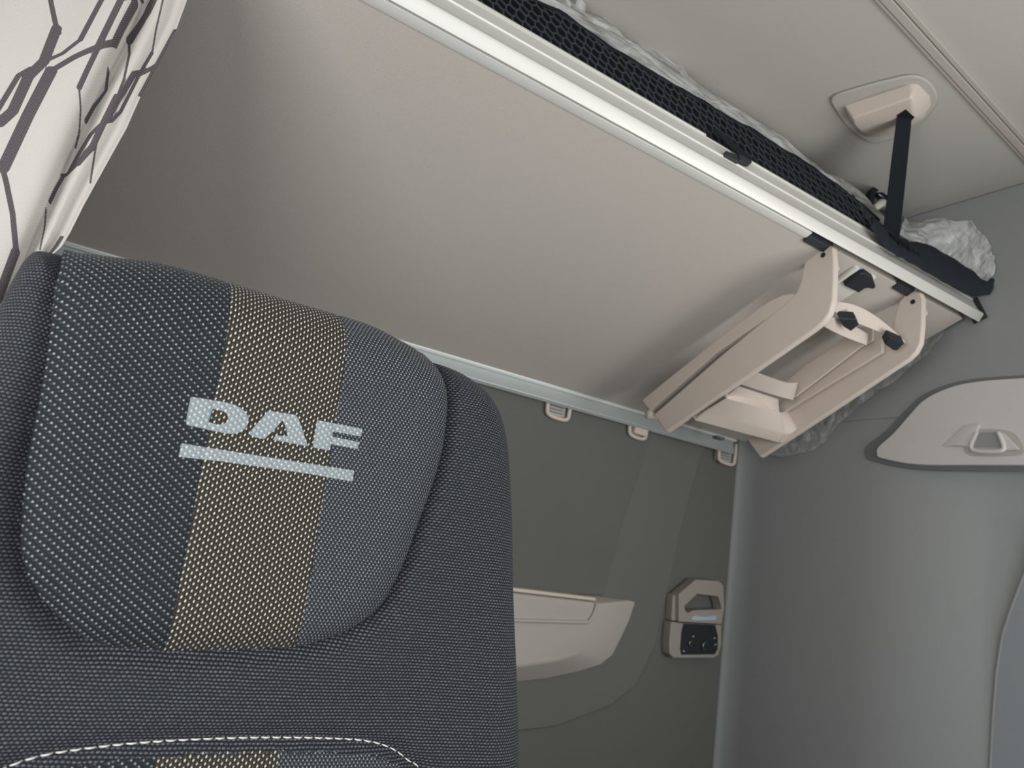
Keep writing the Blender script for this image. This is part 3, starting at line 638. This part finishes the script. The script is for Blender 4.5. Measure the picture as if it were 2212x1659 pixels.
ruled('rung', [(1803, 651), (1840, 657), (1880, 676), (1920, 706), (1953, 737)], [(1798, 671), (1825, 687), (1870, 705), (1915, 724), (1957, 742)], 1.207, 1.482, extra=(-0.004, 0.012))
ruled('rung', [(1795, 684), (1815, 690), (1845, 705), (1874, 722)], [(1779, 704), (1800, 716), (1835, 732), (1870, 745)], 1.207, 1.40, extra=(-0.003, 0.010))
# lower treads
ruled('rung', [(1636, 806), (1670, 818), (1700, 826), (1722, 826)], [(1600, 829), (1640, 842), (1680, 855), (1712, 864)], 1.207, 1.425, extra=(-0.004, 0.012))
ruled('rung', [(1597, 836), (1620, 842), (1650, 852), (1680, 862)], [(1566, 858), (1600, 867), (1640, 877), (1680, 888)], 1.207, 1.405, extra=(-0.003, 0.008))
def steprow(s_):
    A_ = bx(1570 + 112 * s_, 861 + 29 * s_, 1.205 + 0.205 * s_); B_ = bx(1523 + 170 * s_, 889 + 48 * s_, 1.205 + 0.25 * s_); C_ = bx(1502 + 180 * s_, 906 + 48 * s_, 1.205 + 0.262 * s_)
    return [A_ + np.array([0, 0.004, 0.020]), A_, B_ * .92 + A_ * .08, B_ * .93 + C_ * .07, C_, C_ + np.array([0, -0.006, 0.025])]
g0, g1 = np.array(steprow(0.0)), np.array(steprow(1.0))
grid('step', np.array([[bw(*p) for p in g0 * (1 - q) + g1 * q] for q in np.linspace(0, 1, 30)]), M_beige, ld, 0.004, label='wide bottom step of the ladder')
e1, e2, e3 = bx(1682, 890, 1.41), bx(1693, 937, 1.455), bx(1682, 954, 1.467)
f1, f2, f3 = bx(1700, 884, 1.486), bx(1722, 925, 1.486), bx(1700, 948, 1.486)
G3 = np.array([[bw(*(a_ * (1 - q) + b_ * q + np.array([0, 0.0, -0.004 * math.sin(q * 3.14)]))) for q in np.linspace(0, 1, 6)] for a_, b_ in ((e1, f1), (e1 * .1 + e2 * .9, f1 * .1 + f2 * .9), (e2 * .95 + e3 * .05, f2), (e3, f3))])
grid('step_end', G3, M_beige, ld, 0.004, smooth=False)
# rubber feet
for pts, x in (([(1812, 688), (1850, 690), (1856, 702), (1838, 716), (1822, 706)], 1.31), ([(1921, 728), (1954, 742), (1938, 758), (1929, 757), (1911, 744)], 1.46)):
    q = [bw(*bb(px, py, -0.128)[:2], -0.128) for px, py in pts]
    prism('rubber_foot', q, tuple(BB * 0.020), M_black, ld, 0.002, label='black rubber foot')
box('catch_block', tuple(bw(1.50, 0.045, -0.06)), tuple(bw(1.53, 0.030, -0.045)), M_shade_dark, ld, 0.002)

# ------------------------------------------------------------------ retaining strap and its ceiling anchor
an = empty('strap_anchor', tuple(onZ(1920, 230, ZC)), label='faceted beige strap anchor housing on the ceiling', cat='anchor')
zz = lambda x, y, Z: onZ(1780 + x / 5.12, 120 + y / 5.12, Z)
ZD = ZC - 0.036
prism('anchor_pad', [zz(x, y, ZC) for x, y in catmull([(95, 440), (400, 330), (700, 250), (960, 200), (1130, 240), (1240, 370), (1235, 520), (1000, 780), (640, 930), (470, 920), (260, 760), (130, 580)], 4, True)], (0, 0, -0.007), M_ceil, an, 0.006)
hull('housing', [zz(x, y, ZC - 0.003) for x, y in ((215, 540), (245, 660), (470, 912), (620, 922), (800, 885), (1110, 700), (1212, 520), (1195, 445), (1055, 300), (965, 290))] +
     [zz(x, y, ZD) for x, y in ((315, 700), (335, 770), (800, 700), (1000, 680), (965, 470), (900, 490), (640, 640))], M_beige, an, 0.004)
prism('strap_slot', [zz(x, y, ZD - 0.0012) for x, y in ((905, 600), (1000, 688), (945, 735), (800, 668))], (0, 0, 0.003), M_web, an, 0, label='black strap opening')
st = empty('retaining_strap', tuple(bw(1.45, 0.64, 0.10)), label='black webbing strap running from the ceiling anchor to the bunk rail', cat='strap')
T0, T1 = zz(805, 680, ZD), zz(970, 690, ZD)
Bm, Bn = bw(*ba(1905, 525, 0.650)), bw(*ba(1942, 520, 0.650))
nn = np.cross(T1 - T0, Bm - T0); nn /= np.linalg.norm(nn)
rows = []
for s in np.linspace(-0.05, 1, 24):
    rows.append([T0 * (1 - s) + Bm * s, T0 * (1 - s) * .5 + Bm * s * .5 + T1 * (1 - s) * .5 + Bn * s * .5, T1 * (1 - s) + Bn * s])
grid('strap_webbing', np.array(rows), M_web, st, 0.0018)
lq = lambda px, py: bw(*ba(1800 + px / 9.22, 380 + py / 9.22, 0.648))
lpth = catmull([(720, 690), (735, 500), (770, 330), (850, 265), (930, 330), (1050, 450), (1150, 470)], 6)
P = [lq(*p) for p in lpth]; rows = [[p - BA * 0.011, p, p + BA * 0.006] for p in P]
o = grid('strap_loop', np.array(rows), M_web, st, 0.013)
tube('buckle_roller', [lq(840, 640) , lq(960, 540), lq(1090, 560)], [0.008, 0.010, 0.009], M_roller, st, 14, label='pale buckle roller inside the strap loop')
tube('buckle_bar', [lq(870, 740), lq(1040, 720)], 0.007, M_black, st, 12)
tube('buckle_pin', [lq(905, 370), lq(1035, 455)], 0.0016, M_steel, st, 8)

# ------------------------------------------------------------------ curtain
cur = empty('curtain', (-0.3, 0.80, 1.3), label='cream curtain woven with dark angular lines, gathered at the left', cat='curtain')
YC = 0.80
edge_px = [(425, -160), (412, -60), (402, 0), (380, 60), (375, 68), (338, 140), (305, 200), (272, 275), (230, 350), (205, 395), (180, 440), (150, 500), (132, 530), (112, 548), (60, 700), (0, 900)]
E3 = np.array([onY(px, py, YC) for px, py in edge_px]); E3 = E3[np.argsort(E3[:, 2])]
crs = np.array([onY(px, py, YC) for px, py in [(345, -160), (304, 8), (262, 100), (236, 148), (205, 210), (169, 287), (130, 375), (101, 443), (63, 532), (0, 700)]]); crs = crs[np.argsort(crs[:, 2])]
lines_px = [([(105, -60), (110, 0), (122, 65), (127, 78)], 4), ([(122, 66), (95, 140), (62, 170), (28, 245), (0, 268)], 8), ([(250, -60), (225, 0), (172, 102)], 4), ([(172, 102), (135, 128), (97, 141)], 3),
            ([(108, 166), (160, 140), (210, 120)], 4.5), ([(210, 120), (245, 106), (262, 70), (292, 12)], 5), ([(258, 18), (208, 122)], 5), ([(258, 18), (282, 10), (310, -10)], 3.5),
            ([(110, 165), (60, 260), (8, 368)], 9), ([(5, 365), (14, 400), (28, 470), (36, 555)], 4), ([(34, 550), (12, 610), (-5, 660)], 6), ([(210, 120), (188, 165), (169, 206)], 4), ([(169, 206), (173, 245), (172, 280), (164, 310)], 1.5),
            ([(66, 153), (40, 166), (0, 232), (-30, 280)], 4), ([(30, 250), (0, 268)], 3),
            ([(345, -30), (320, 20), (282, 78)], 6), ([(282, 70), (281, 110), (268, 170), (252, 212)], 2), ([(252, 208), (225, 262), (200, 315), (168, 352)], 5), ([(360, -30), (352, 0), (338, 60), (331, 106)], 1.6), ([(331, 106), (305, 150), (262, 235), (242, 258), (222, 266)], 2.6),
            ([(340, 138), (312, 148), (290, 157), (255, 215), (232, 258)], 4.5), ([(222, 266), (197, 286), (172, 325), (152, 362)], 3.5), ([(225, 262), (212, 290), (205, 330), (196, 390)], 1.6),
            ([(378, 66), (340, 136), (303, 205)], 3.5), ([(235, 148), (231, 184), (205, 220), (186, 255)], 2.5), ([(140, 368), (122, 400), (108, 430)], 2.5), ([(100, 445), (96, 490), (86, 540)], 1.4), ([(134, 508), (120, 530), (104, 550)], 3), ([(168, 352), (145, 368), (135, 372)], 3)]
LA, LB, LWd = [], [], []
for pts, hwid in lines_px:
    q = [onY(px, py, YC) for px, py in pts]
    for a_, b_ in zip(q[:-1], q[1:]):
        for sx, sz in ((0, 0), (-0.17, 0.10), (-0.33, -0.06), (0.0, 0.42), (-0.17, -0.36), (0.0, -0.48), (-0.34, 0.40)):
            if (sx, sz) != (0, 0) and False: continue
            LA.append((a_[0] + sx, a_[2] + sz)); LB.append((b_[0] + sx, b_[2] + sz)); LWd.append(hwid * 0.00056)
LA, LB, LWd = np.array(LA), np.array(LB), np.array(LWd)
zsamp = np.concatenate([np.linspace(0.75, 1.40, 70, endpoint=False), np.linspace(1.40, 1.86, 330, endpoint=False), np.linspace(1.86, ZC - 0.005, 50)])
Gx = []
sv = np.concatenate([np.linspace(0, 0.10, 72, endpoint=False), np.linspace(0.10, 0.30, 90, endpoint=False), np.linspace(0.30, 0.56, 30)])
for z in zsamp:
    ex = np.interp(z, E3[:, 2], E3[:, 0]); cx_ = np.interp(z, crs[:, 2], crs[:, 0]); sc = max(ex - cx_, 0.012)
    x = ex - sv; y = np.full_like(sv, YC)
    # rear leaf: gentle double ripple that dives behind the front leaf
    u = np.clip(sv / sc, 0, 1)
    y = YC + 0.010 * np.sin(u * 7.0) * np.clip(1 - u, 0, 1) + 0.020 * u ** 3
    f = 1 / (1 + np.exp(-(sv - sc) / 0.0016))
    yf = YC - 0.022 + 0.016 * np.exp(-((sv - sc) / 0.012)) + 0.020 * (1 - np.cos((sv - sc) * 2 * math.pi / 0.15)) * 0.6 + 0.003 * np.sin(z * 17 + sv * 30)
    y = y * (1 - f) + np.where(sv > sc - 0.01, yf, 0) * f
    Gx.append(np.stack([x, y, np.full_like(sv, z)], 1))
G = np.array(Gx)
o = grid('curtain_cloth', G, M_curt, cur)
flat = G.reshape(-1, 3); P2 = flat[:, [0, 2]]
dist = np.full(len(P2), 1.0)
for i in range(len(LA)):
    ab = LB[i] - LA[i]; L = ab @ ab
    if L < 1e-12: continue
    box_ = (P2[:, 0] > min(LA[i][0], LB[i][0]) - .012) & (P2[:, 0] < max(LA[i][0], LB[i][0]) + .012) & (P2[:, 1] > min(LA[i][1], LB[i][1]) - .012) & (P2[:, 1] < max(LA[i][1], LB[i][1]) + .012)
    idx = np.nonzero(box_)[0]
    if len(idx) == 0: continue
    q = P2[idx]; t = np.clip(((q - LA[i]) @ ab) / L, 0, 1); d = np.hypot(*(LA[i] + t[:, None] * ab - q).T) - LWd[i]
    dist[idx] = np.minimum(dist[idx], d)
at = o.data.attributes.new('line_dist', 'FLOAT', 'POINT'); at.data.foreach_set('value', np.clip(dist, -0.01, 0.01).astype(np.float32))
uvl = o.data.uv_layers.new(name='UVMap'); li = np.zeros(len(o.data.loops), np.int32); o.data.loops.foreach_get('vertex_index', li)
uvl.data.foreach_set('uv', P2[li].astype(np.float32).ravel())
md = o.modifiers.new('thick', 'SOLIDIFY'); md.thickness = 0.0012; md.offset = 1
cr = tube('curtain_rail', [(WL + 0.02, YC, ZC - 0.012), (0.45, YC, ZC - 0.012)], 0.008, M_beige2, cur, 10)

# ------------------------------------------------------------------ the seat
YS, XC = 0.55, 0.132
seat = empty('driver_seat', (XC, 0.62, 0.0), label='grey and black woven fabric truck seat with a dotted centre stripe and pale logo', cat='seat')
half = [(0, 0.160), (0.08, 0.160), (0.13, 0.155), (0.165, 0.150), (0.192, 0.141), (0.210, 0.126), (0.222, 0.105), (0.230, 0.078), (0.240, 0.030), (0.252, -0.040), (0.264, -0.100), (0.276, -0.165), (0.290, -0.25), (0.298, -0.36), (0.292, -0.48), (0.262, -0.56), (0.20, -0.585), (0.08, -0.59)]
hl = catmull(half, 7)
lhalf = [(0, 0.160), (-0.08, 0.160), (-0.13, 0.157), (-0.162, 0.154), (-0.172, 0.147), (-0.177, 0.125), (-0.181, 0.095), (-0.190, 0.055), (-0.208, 0.0), (-0.235, -0.075), (-0.262, -0.145), (-0.284, -0.25), (-0.298, -0.36), (-0.292, -0.48), (-0.262, -0.56), (-0.20, -0.585), (-0.08, -0.59)]
hl2 = catmull(lhalf, 7)
OUT = np.array(list(hl) + [tuple(p) for p in hl2[::-1][:-1]])
Rr = 0.048
SA, SB = OUT, np.roll(OUT, -1, axis=0)
panel_px = [(135, 540), (105, 760), (72, 920), (52, 1050), (45, 1180), (62, 1250), (95, 1300), (140, 1350), (190, 1385), (260, 1403), (350, 1409), (460, 1409), (570, 1405), (650, 1400), (710, 1383), (770, 1358), (828, 1312), (875, 1230), (912, 1130), (945, 1040), (966, 960), (976, 860), (972, 810), (958, 770)]
pp = [onY(px, py, YS) for px, py in panel_px]; PU = catmull([(p[0] - XC, p[2] - CAMZ) for p in pp], 5)     # open U seam, left top -> right top
UA, UB = PU[:-1], PU[1:]
low_px = [(60, 1646), (200, 1620), (340, 1606), (480, 1599), (600, 1597), (720, 1599), (800, 1605), (850, 1620), (885, 1645), (915, 1680)]
lq_ = [onY(px, py, YS) for px, py in low_px]; LC = [(p[0] - XC, p[2] - CAMZ) for p in lq_]
LS = catmull([(-0.172, -0.50), (-0.168, -0.30), (-0.150, -0.205), (-0.122, -0.178)] + LC + [(0.196, -0.24), (0.205, -0.34), (0.205, -0.50)], 5)
VA, VB = LS[:-1], LS[1:]
def surf(P, h=None):
    """P: (n,2) seat-plane coordinates -> 3-D position and cloth coordinates; h = puff above the base surface"""
    d, vec = segdist(P, SA, SB); n = -vec.copy() * 0
    ln = np.maximum(d, 1e-9)[:, None]; n = vec / ln
    inside = d < Rr; c = np.where(inside, (Rr - d) / Rr, 0.0); c = np.clip(c, 0, 1); s = np.sqrt(1 - c * c)
    y = YS + Rr - Rr * s
    dp, _ = segdist(P, UA, UB); dl, _ = segdist(P, VA, VB)
    y = y + 0.011 * np.exp(-(dp / 0.0075) ** 2) - 0.004 * np.exp(-((dp - 0.03) / 0.02) ** 2) + 0.006 * np.exp(-(dl / 0.006) ** 2)
    X = P[:, 0].copy(); Z = P[:, 1].copy()
    # shoulder bolsters stand a little proud of the centre
    y = y - 0.010 * np.clip((np.abs(X) - 0.15) / 0.08, 0, 1) * np.clip((0.10 - Z) / 0.25, 0, 1)
    if h is not None:
        X = X + n[:, 0] * h * c; Z = Z + n[:, 1] * h * c; y = y - h * s
    arc = Rr * np.arcsin(np.clip(c, 0, 0.999)) - Rr * c
    uv = P + n * arc[:, None]
    return np.stack([X + XC, y, Z + CAMZ], 1), uv
def cdt(loop_edges, pts, step, rmin=0.0, inner=None):
    """triangulate: constraint vertices/edges + interior grid points"""
    V = [tuple(p) for p in pts]; E = list(loop_edges)
    r = delaunay_2d_cdt([Vector(v) for v in V], E, [], 0, 1e-6)
    Vn = np.array([v[:] for v in r[0]]); T = np.array([f for f in r[2] if len(f) == 3], int)
    return Vn, T
def put(name, V, uv, T, mat, parent, **k):
    used = np.unique(T); mp = -np.ones(len(V), int); mp[used] = np.arange(len(used)); T2 = mp[T]
    me = bpy.data.meshes.new(name); me.from_pydata(V[used].tolist(), [], T2.tolist()); me.update()
    b = bmesh.new(); b.from_mesh(me); 
    fl = [f for f in b.faces if f.normal.y > 0.0 and abs(f.normal.y) > 0.02]
    b.to_mesh(me); b.free()
    me.materials.append(mat)
    ul = me.uv_layers.new(name='UVMap'); li = np.zeros(len(me.loops), np.int32); me.loops.foreach_get('vertex_index', li)
    ul.data.foreach_set('uv', uv[used][li].astype(np.float32).ravel())
    for p in me.polygons: p.use_smooth = True
    o = bpy.data.objects.new(name, me); S.collection.objects.link(o); par(o, parent); return tag(o, **k)
def orient(T, V2):
    a, b_, c = V2[T[:, 0]], V2[T[:, 1]], V2[T[:, 2]]
    cr_ = (b_[:, 0] - a[:, 0]) * (c[:, 1] - a[:, 1]) - (b_[:, 1] - a[:, 1]) * (c[:, 0] - a[:, 0])
    T = T[np.abs(cr_) > 1e-12]; cr_ = cr_[np.abs(cr_) > 1e-12]
    T = T.copy(); fl = cr_ < 0; T[fl] = T[fl][:, ::-1]; return T      # counter-clockwise in (x,z) => normal towards -y
# --- body: rings near the outline + grid inside
cen = np.array([0, -0.2]); pts = []; edges = []
nO = len(OUT); tang = np.roll(OUT, -1, axis=0) - np.roll(OUT, 1, axis=0); tang /= np.linalg.norm(tang, axis=1)[:, None]
nin = np.stack([-tang[:, 1], tang[:, 0]], 1); nin *= np.sign(np.sum(nin * (cen - OUT), 1))[:, None]
for th in np.linspace(0, math.pi / 2, 11):
    dd = Rr * (1 - math.cos(th)) if th > 0 else 0; base = len(pts); pts += [tuple(p) for p in OUT + nin * dd]
    if th == 0: edges += [(base + i, base + (i + 1) % nO) for i in range(nO)]
base = len(pts); pts += [tuple(p) for p in PU]; edges += [(base + i, base + i + 1) for i in range(len(PU) - 1)]
base = len(pts); pts += [tuple(p) for p in LS]; edges += [(base + i, base + i + 1) for i in range(len(LS) - 1)]
gxs, gzs = np.meshgrid(np.arange(-0.30, 0.30, 0.0036), np.arange(-0.59, 0.16, 0.0036)); gp_ = np.stack([gxs.ravel(), gzs.ravel()], 1)
gp_ = gp_ + np.random.uniform(-0.0004, 0.0004, gp_.shape)
ins = inpoly(gp_, OUT); gp_ = gp_[ins]; dO, _ = segdist(gp_, SA, SB); gp_ = gp_[dO > Rr + 0.002]
du, _ = segdist(gp_, UA, UB); dl_, _ = segdist(gp_, VA, VB); gp_ = gp_[(du > 0.0015) & (dl_ > 0.0015)]
pts += [tuple(p) for p in gp_]
Vn, T = cdt(edges, pts, 0)
cent = Vn[T].mean(1); T = T[inpoly(cent, OUT)]; T = orient(T, Vn)
PUc = np.vstack([PU, [(PU[-1][0], 0.3), (PU[0][0], 0.3)]]); LSc = LS
P3, UV = surf(Vn)
# leave the body closed under the panels; the cushions sit on it
cent = Vn[T].mean(1)
low_in = inpoly(cent, LSc)
lowc = LSc + 0
# stripe edges (x as a function of height)
def sL(z): return -0.0450 + 0.045 * (0.148 - z)
def sR(z): return 0.0430 + 0.040 * (0.150 - z)
back = put('backrest', P3, UV, T[~low_in], M_bol, seat)
# band between the stitch line and the lumbar panel
dcl, _ = segdist(cent, VA, VB)
lin = T[low_in]; cl_ = cent[low_in]; dcl = dcl[low_in]
band = dcl < 0.0085
put('piping_band', P3, UV, lin[band], M_bol, seat)
mL = (~band) & (cl_[:, 0] < sL(cl_[:, 1]) + 0.006); mR = (~band) & (cl_[:, 0] > sR(cl_[:, 1]) + 0.0); mS = (~band) & ~mL & ~mR
lmb = put('lumbar_panel', P3, UV, lin[mL], M_left, seat); put('lumbar_panel', P3, UV, lin[mR], M_right, seat); put('lumbar_stripe', P3, UV, lin[mS], M_stripe, seat)
# seat-back shell behind the outline
ringA = [(x + XC, YS + Rr, z + CAMZ) for x, z in OUT]; ringB = [(x + XC, YS + Rr + 0.04, z + CAMZ) for x, z in OUT]
ringC = [(x * 0.97 + XC, YS + Rr + 0.062, (z + 0.2) * 0.97 - 0.2 + CAMZ) for x, z in OUT]; ringD = [(x * 0.86 + XC, YS + Rr + 0.082, (z + 0.2) * 0.88 - 0.2 + CAMZ) for x, z in OUT]
V = ringA + ringB + ringC + ringD; Fc = []
for k_ in range(3): Fc += [[k_ * nO + i, k_ * nO + (i + 1) % nO, (k_ + 1) * nO + (i + 1) % nO, (k_ + 1) * nO + i] for i in range(nO)]
Fc.append([3 * nO + i for i in range(nO)])
mesh('backrest_shell', V, Fc, M_dark, seat, smooth=True)

# --- head cushion: three pieces of cloth in one puffed surface
nh = int(np.argmax(hl[:, 1] < 0.12)); nl = int(np.argmax(hl2[:, 1] < 0.13))
def top_z(x): return np.interp(x, hl[:nh, 0], hl[:nh, 1]) if x >= 0 else np.interp(-x, -hl2[:nl, 0], hl2[:nl, 1])
PUcut = [p for p in PU if p[1] < top_z(p[0]) - 0.0006]
x0, x1 = PUcut[0][0], PUcut[-1][0]
tops = [(x, top_z(x) - 0.0003) for x in np.linspace(x1, x0, 80)]
HO = np.array(list(PUcut) + tops)
sl_ = [(sL(z), z) for z in np.linspace(-0.2, 0.17, 260)]; sr_ = [(sR(z), z) for z in np.linspace(-0.2, 0.17, 260)]
HA, HB = HO, np.roll(HO, -1, axis=0)
pts = [tuple(p) for p in HO]; edges = [(i, (i + 1) % len(HO)) for i in range(len(HO))]
for ln in (sl_, sr_):
    q = [p for p in ln if inpoly(np.array([p]), HO)[0] and segdist(np.array([p]), HA, HB)[0][0] > 0.0004]
    base = len(pts); pts += q; edges += [(base + i, base + i + 1) for i in range(len(q) - 1)]
# offset rings along the U seam for the puff, and rows under the top roll
for dd in (0.0008, 0.0018, 0.003, 0.0045, 0.0065, 0.009, 0.012):
    tg_ = np.gradient(np.array(PUcut), axis=0); tg_ /= np.linalg.norm(tg_, axis=1)[:, None]; nn_ = np.stack([-tg_[:, 1], tg_[:, 0]], 1)
    q = np.array(PUcut) + nn_ * dd; q = q[inpoly(q, HO)]; dq_, _ = segdist(q, HA, HB); pts += [tuple(p) for p in q[dq_ > dd * 0.9]]
for th in np.linspace(0.12, math.pi / 2, 12):
    dd = Rr * (1 - math.cos(th)); q = np.array([(x, z - dd) for x, z in tops]); q = q[inpoly(q, HO)]; pts += [tuple(p) for p in q]
gxs, gzs = np.meshgrid(np.arange(-0.16, 0.16, 0.0026), np.arange(-0.10, 0.16, 0.0026)); gp_ = np.stack([gxs.ravel(), gzs.ravel()], 1) + np.random.uniform(-0.0003, 0.0003, (gxs.size, 2))
gp_ = gp_[inpoly(gp_, HO)]; dq_, _ = segdist(gp_, HA, HB); gp_ = gp_[dq_ > 0.012]
gp_ = gp_[[top_z(p[0]) - p[1] > Rr for p in gp_]]
pts += [tuple(p) for p in gp_]
Vh, Th = cdt(edges, pts, 0); ch_ = Vh[Th].mean(1); Th = orient(Th[inpoly(ch_, HO)], Vh); ch_ = Vh[Th].mean(1)
def head_pos(P):
    ds, _ = segdist(P, UA, UB); ds_l = np.abs(P[:, 0] - sL(P[:, 1])); ds_r = np.abs(P[:, 0] - sR(P[:, 1]))
    d0, _ = segdist(P, SA, SB)
    # compensate the seam groove of the base, then puff
    h = 0.011 * np.exp(-(ds / 0.0075) ** 2) + (-0.007 + 0.017 * (1 - np.exp(-ds / 0.011))) - 0.004 * np.exp(-((ds - 0.03) / 0.02) ** 2)
    h = h - 0.0011 * np.exp(-(ds_l / 0.0016) ** 2) - 0.0011 * np.exp(-(ds_r / 0.0016) ** 2)
    return surf(P, h)
H3, HUV = head_pos(Vh)
hc = T_ = None
ml = ch_[:, 0] < sL(ch_[:, 1]); mr = ch_[:, 0] > sR(ch_[:, 1])
put('head_panel', H3, HUV, Th[ml], M_left, seat, label='left head panel, dark twill with pale stitches')
put('head_stripe', H3, HUV, Th[~ml & ~mr], M_stripe, seat, label='centre stripe with cream dots')
put('head_panel', H3, HUV, Th[mr], M_right, seat, label='right head panel, fine grey twill')

# --- printed logo, following the cushion
lz = lambda pts: [(lambda p: (p[0] - XC, p[2] - CAMZ))(onY(380 + x / 5.267, 850 + y / 5.267, YS - 0.004)) for x, y in pts]
logo = [('logo_letter', [[(150, 48), (480, 98), (620, 130), (705, 168), (770, 220), (802, 285), (795, 355), (755, 415), (700, 448), (630, 466), (550, 462), (400, 430), (250, 396), (108, 365), (95, 335), (120, 200)], [(400, 182), (500, 205), (550, 232), (572, 275), (562, 325), (520, 355), (450, 360), (352, 330), (380, 250)]]),
        ('logo_letter', [[(1030, 203), (1330, 252), (1362, 285), (1385, 350), (1435, 500), (1472, 606), (1230, 560), (1076, 532), (1105, 482), (1240, 492), (1228, 410), (1185, 312), (1090, 420), (980, 522), (880, 505), (798, 465), (900, 345)]]),
        ('logo_letter', [[(1575, 310), (1800, 352), (2088, 408), (2066, 495), (1762, 436), (1746, 496), (2056, 560), (2030, 635), (1740, 580), (1710, 652), (1524, 618), (1550, 460)]]),
        ('logo_underline', [[(45, 572), (500, 645), (1000, 725), (1500, 802), (1992, 880), (1972, 1002), (1480, 915), (1000, 845), (500, 775), (12, 722)]])]
for nm, loops in logo:
    pts = []; edges = []; L2 = [np.array(lz(l)) for l in loops]
    for l in L2:
        # subdivide edges so the print hugs the cushion
        q = []
        for a_, b_ in zip(l, np.roll(l, -1, axis=0)):
            n_ = max(1, int(np.linalg.norm(b_ - a_) / 0.002)); q += [tuple(a_ + (b_ - a_) * i / n_) for i in range(n_)]
        base = len(pts); pts += q; edges += [(base + i, base + (i + 1) % len(q)) for i in range(len(q))]
    allp = np.array(pts); gx2, gz2 = np.meshgrid(np.arange(allp[:, 0].min(), allp[:, 0].max(), 0.002), np.arange(allp[:, 1].min(), allp[:, 1].max(), 0.002))
    pts += [tuple(p + np.random.uniform(-1e-4, 1e-4, 2)) for p in np.stack([gx2.ravel(), gz2.ravel()], 1)]
    Vl, Tl = cdt(edges, pts, 0); c_ = Vl[Tl].mean(1); k_ = inpoly(c_, L2[0])
    for l in L2[1:]: k_ &= ~inpoly(c_, l)
    Tl = orient(Tl[k_], Vl); l3, luv = head_pos(Vl); l3 = l3 + np.array([0, -0.0006, 0])
    put(nm, l3, luv, Tl, M_logo, seat)
# --- stitching along the lumbar seam: individual cream stitches
b = bmesh.new(); Ls = LS[np.concatenate([[0], np.cumsum(np.linalg.norm(np.diff(LS, axis=0), axis=1))])[:len(LS)] >= 0]
cum = np.concatenate([[0], np.cumsum(np.linalg.norm(np.diff(LS, axis=0), axis=1))]); s = 0.0
while s < cum[-1] - 0.005:
    ss = np.linspace(s, s + 0.0062, 5); P = np.stack([np.interp(ss, cum, LS[:, 0]), np.interp(ss, cum, LS[:, 1])], 1); p3, _ = surf(P)
    p3[:, 1] -= np.array([0.0, 0.0012, 0.0016, 0.0012, 0.0])
    prev = None
    for i, p in enumerate(p3):
        rr = (0.0003, 0.0005, 0.00055, 0.0005, 0.0003)[i]
        ring = [b.verts.new((p[0], p[1] + rr * math.cos(a), p[2] + rr * math.sin(a))) for a in (0, 1.05, 2.09, 3.14, 4.19, 5.24)]
        if prev: [b.faces.new([prev[j], prev[(j + 1) % 6], ring[(j + 1) % 6], ring[j]]) for j in range(6)]
        prev = ring
    s += 0.0078
me = bpy.data.meshes.new('stitching'); b.to_mesh(me); b.free(); me.materials.append(M_thread)
o = bpy.data.objects.new('stitching', me); S.collection.objects.link(o); par(o, seat); tag(o, kind='stuff', label='dashed cream stitching along the lumbar seam')
# --- lower seat, out of the frame
box('seat_cushion', (XC - 0.27, 0.06, 0.50), (XC + 0.27, 0.66, 0.68), M_dark, seat, 0.04)
box('seat_pedestal', (XC - 0.22, 0.12, 0.0), (XC + 0.22, 0.62, 0.51), M_dash, seat, 0.02)

# lower bunk along the rear wall, just under the frame
lb = empty('lower_bunk', (0.6, 1.15, 0.0), label='dark lower bunk along the rear wall, below the control unit', cat='bunk bed')
box('bunk_mattress', (WL + 0.03, 0.90, 0.64), (WX - 0.07, YB - 0.015, 0.755), M_dark, lb, 0.03)
box('bunk_base', (WL + 0.02, 0.94, 0.0), (WX - 0.075, YB - 0.012, 0.645), M_side, lb, 0.01)
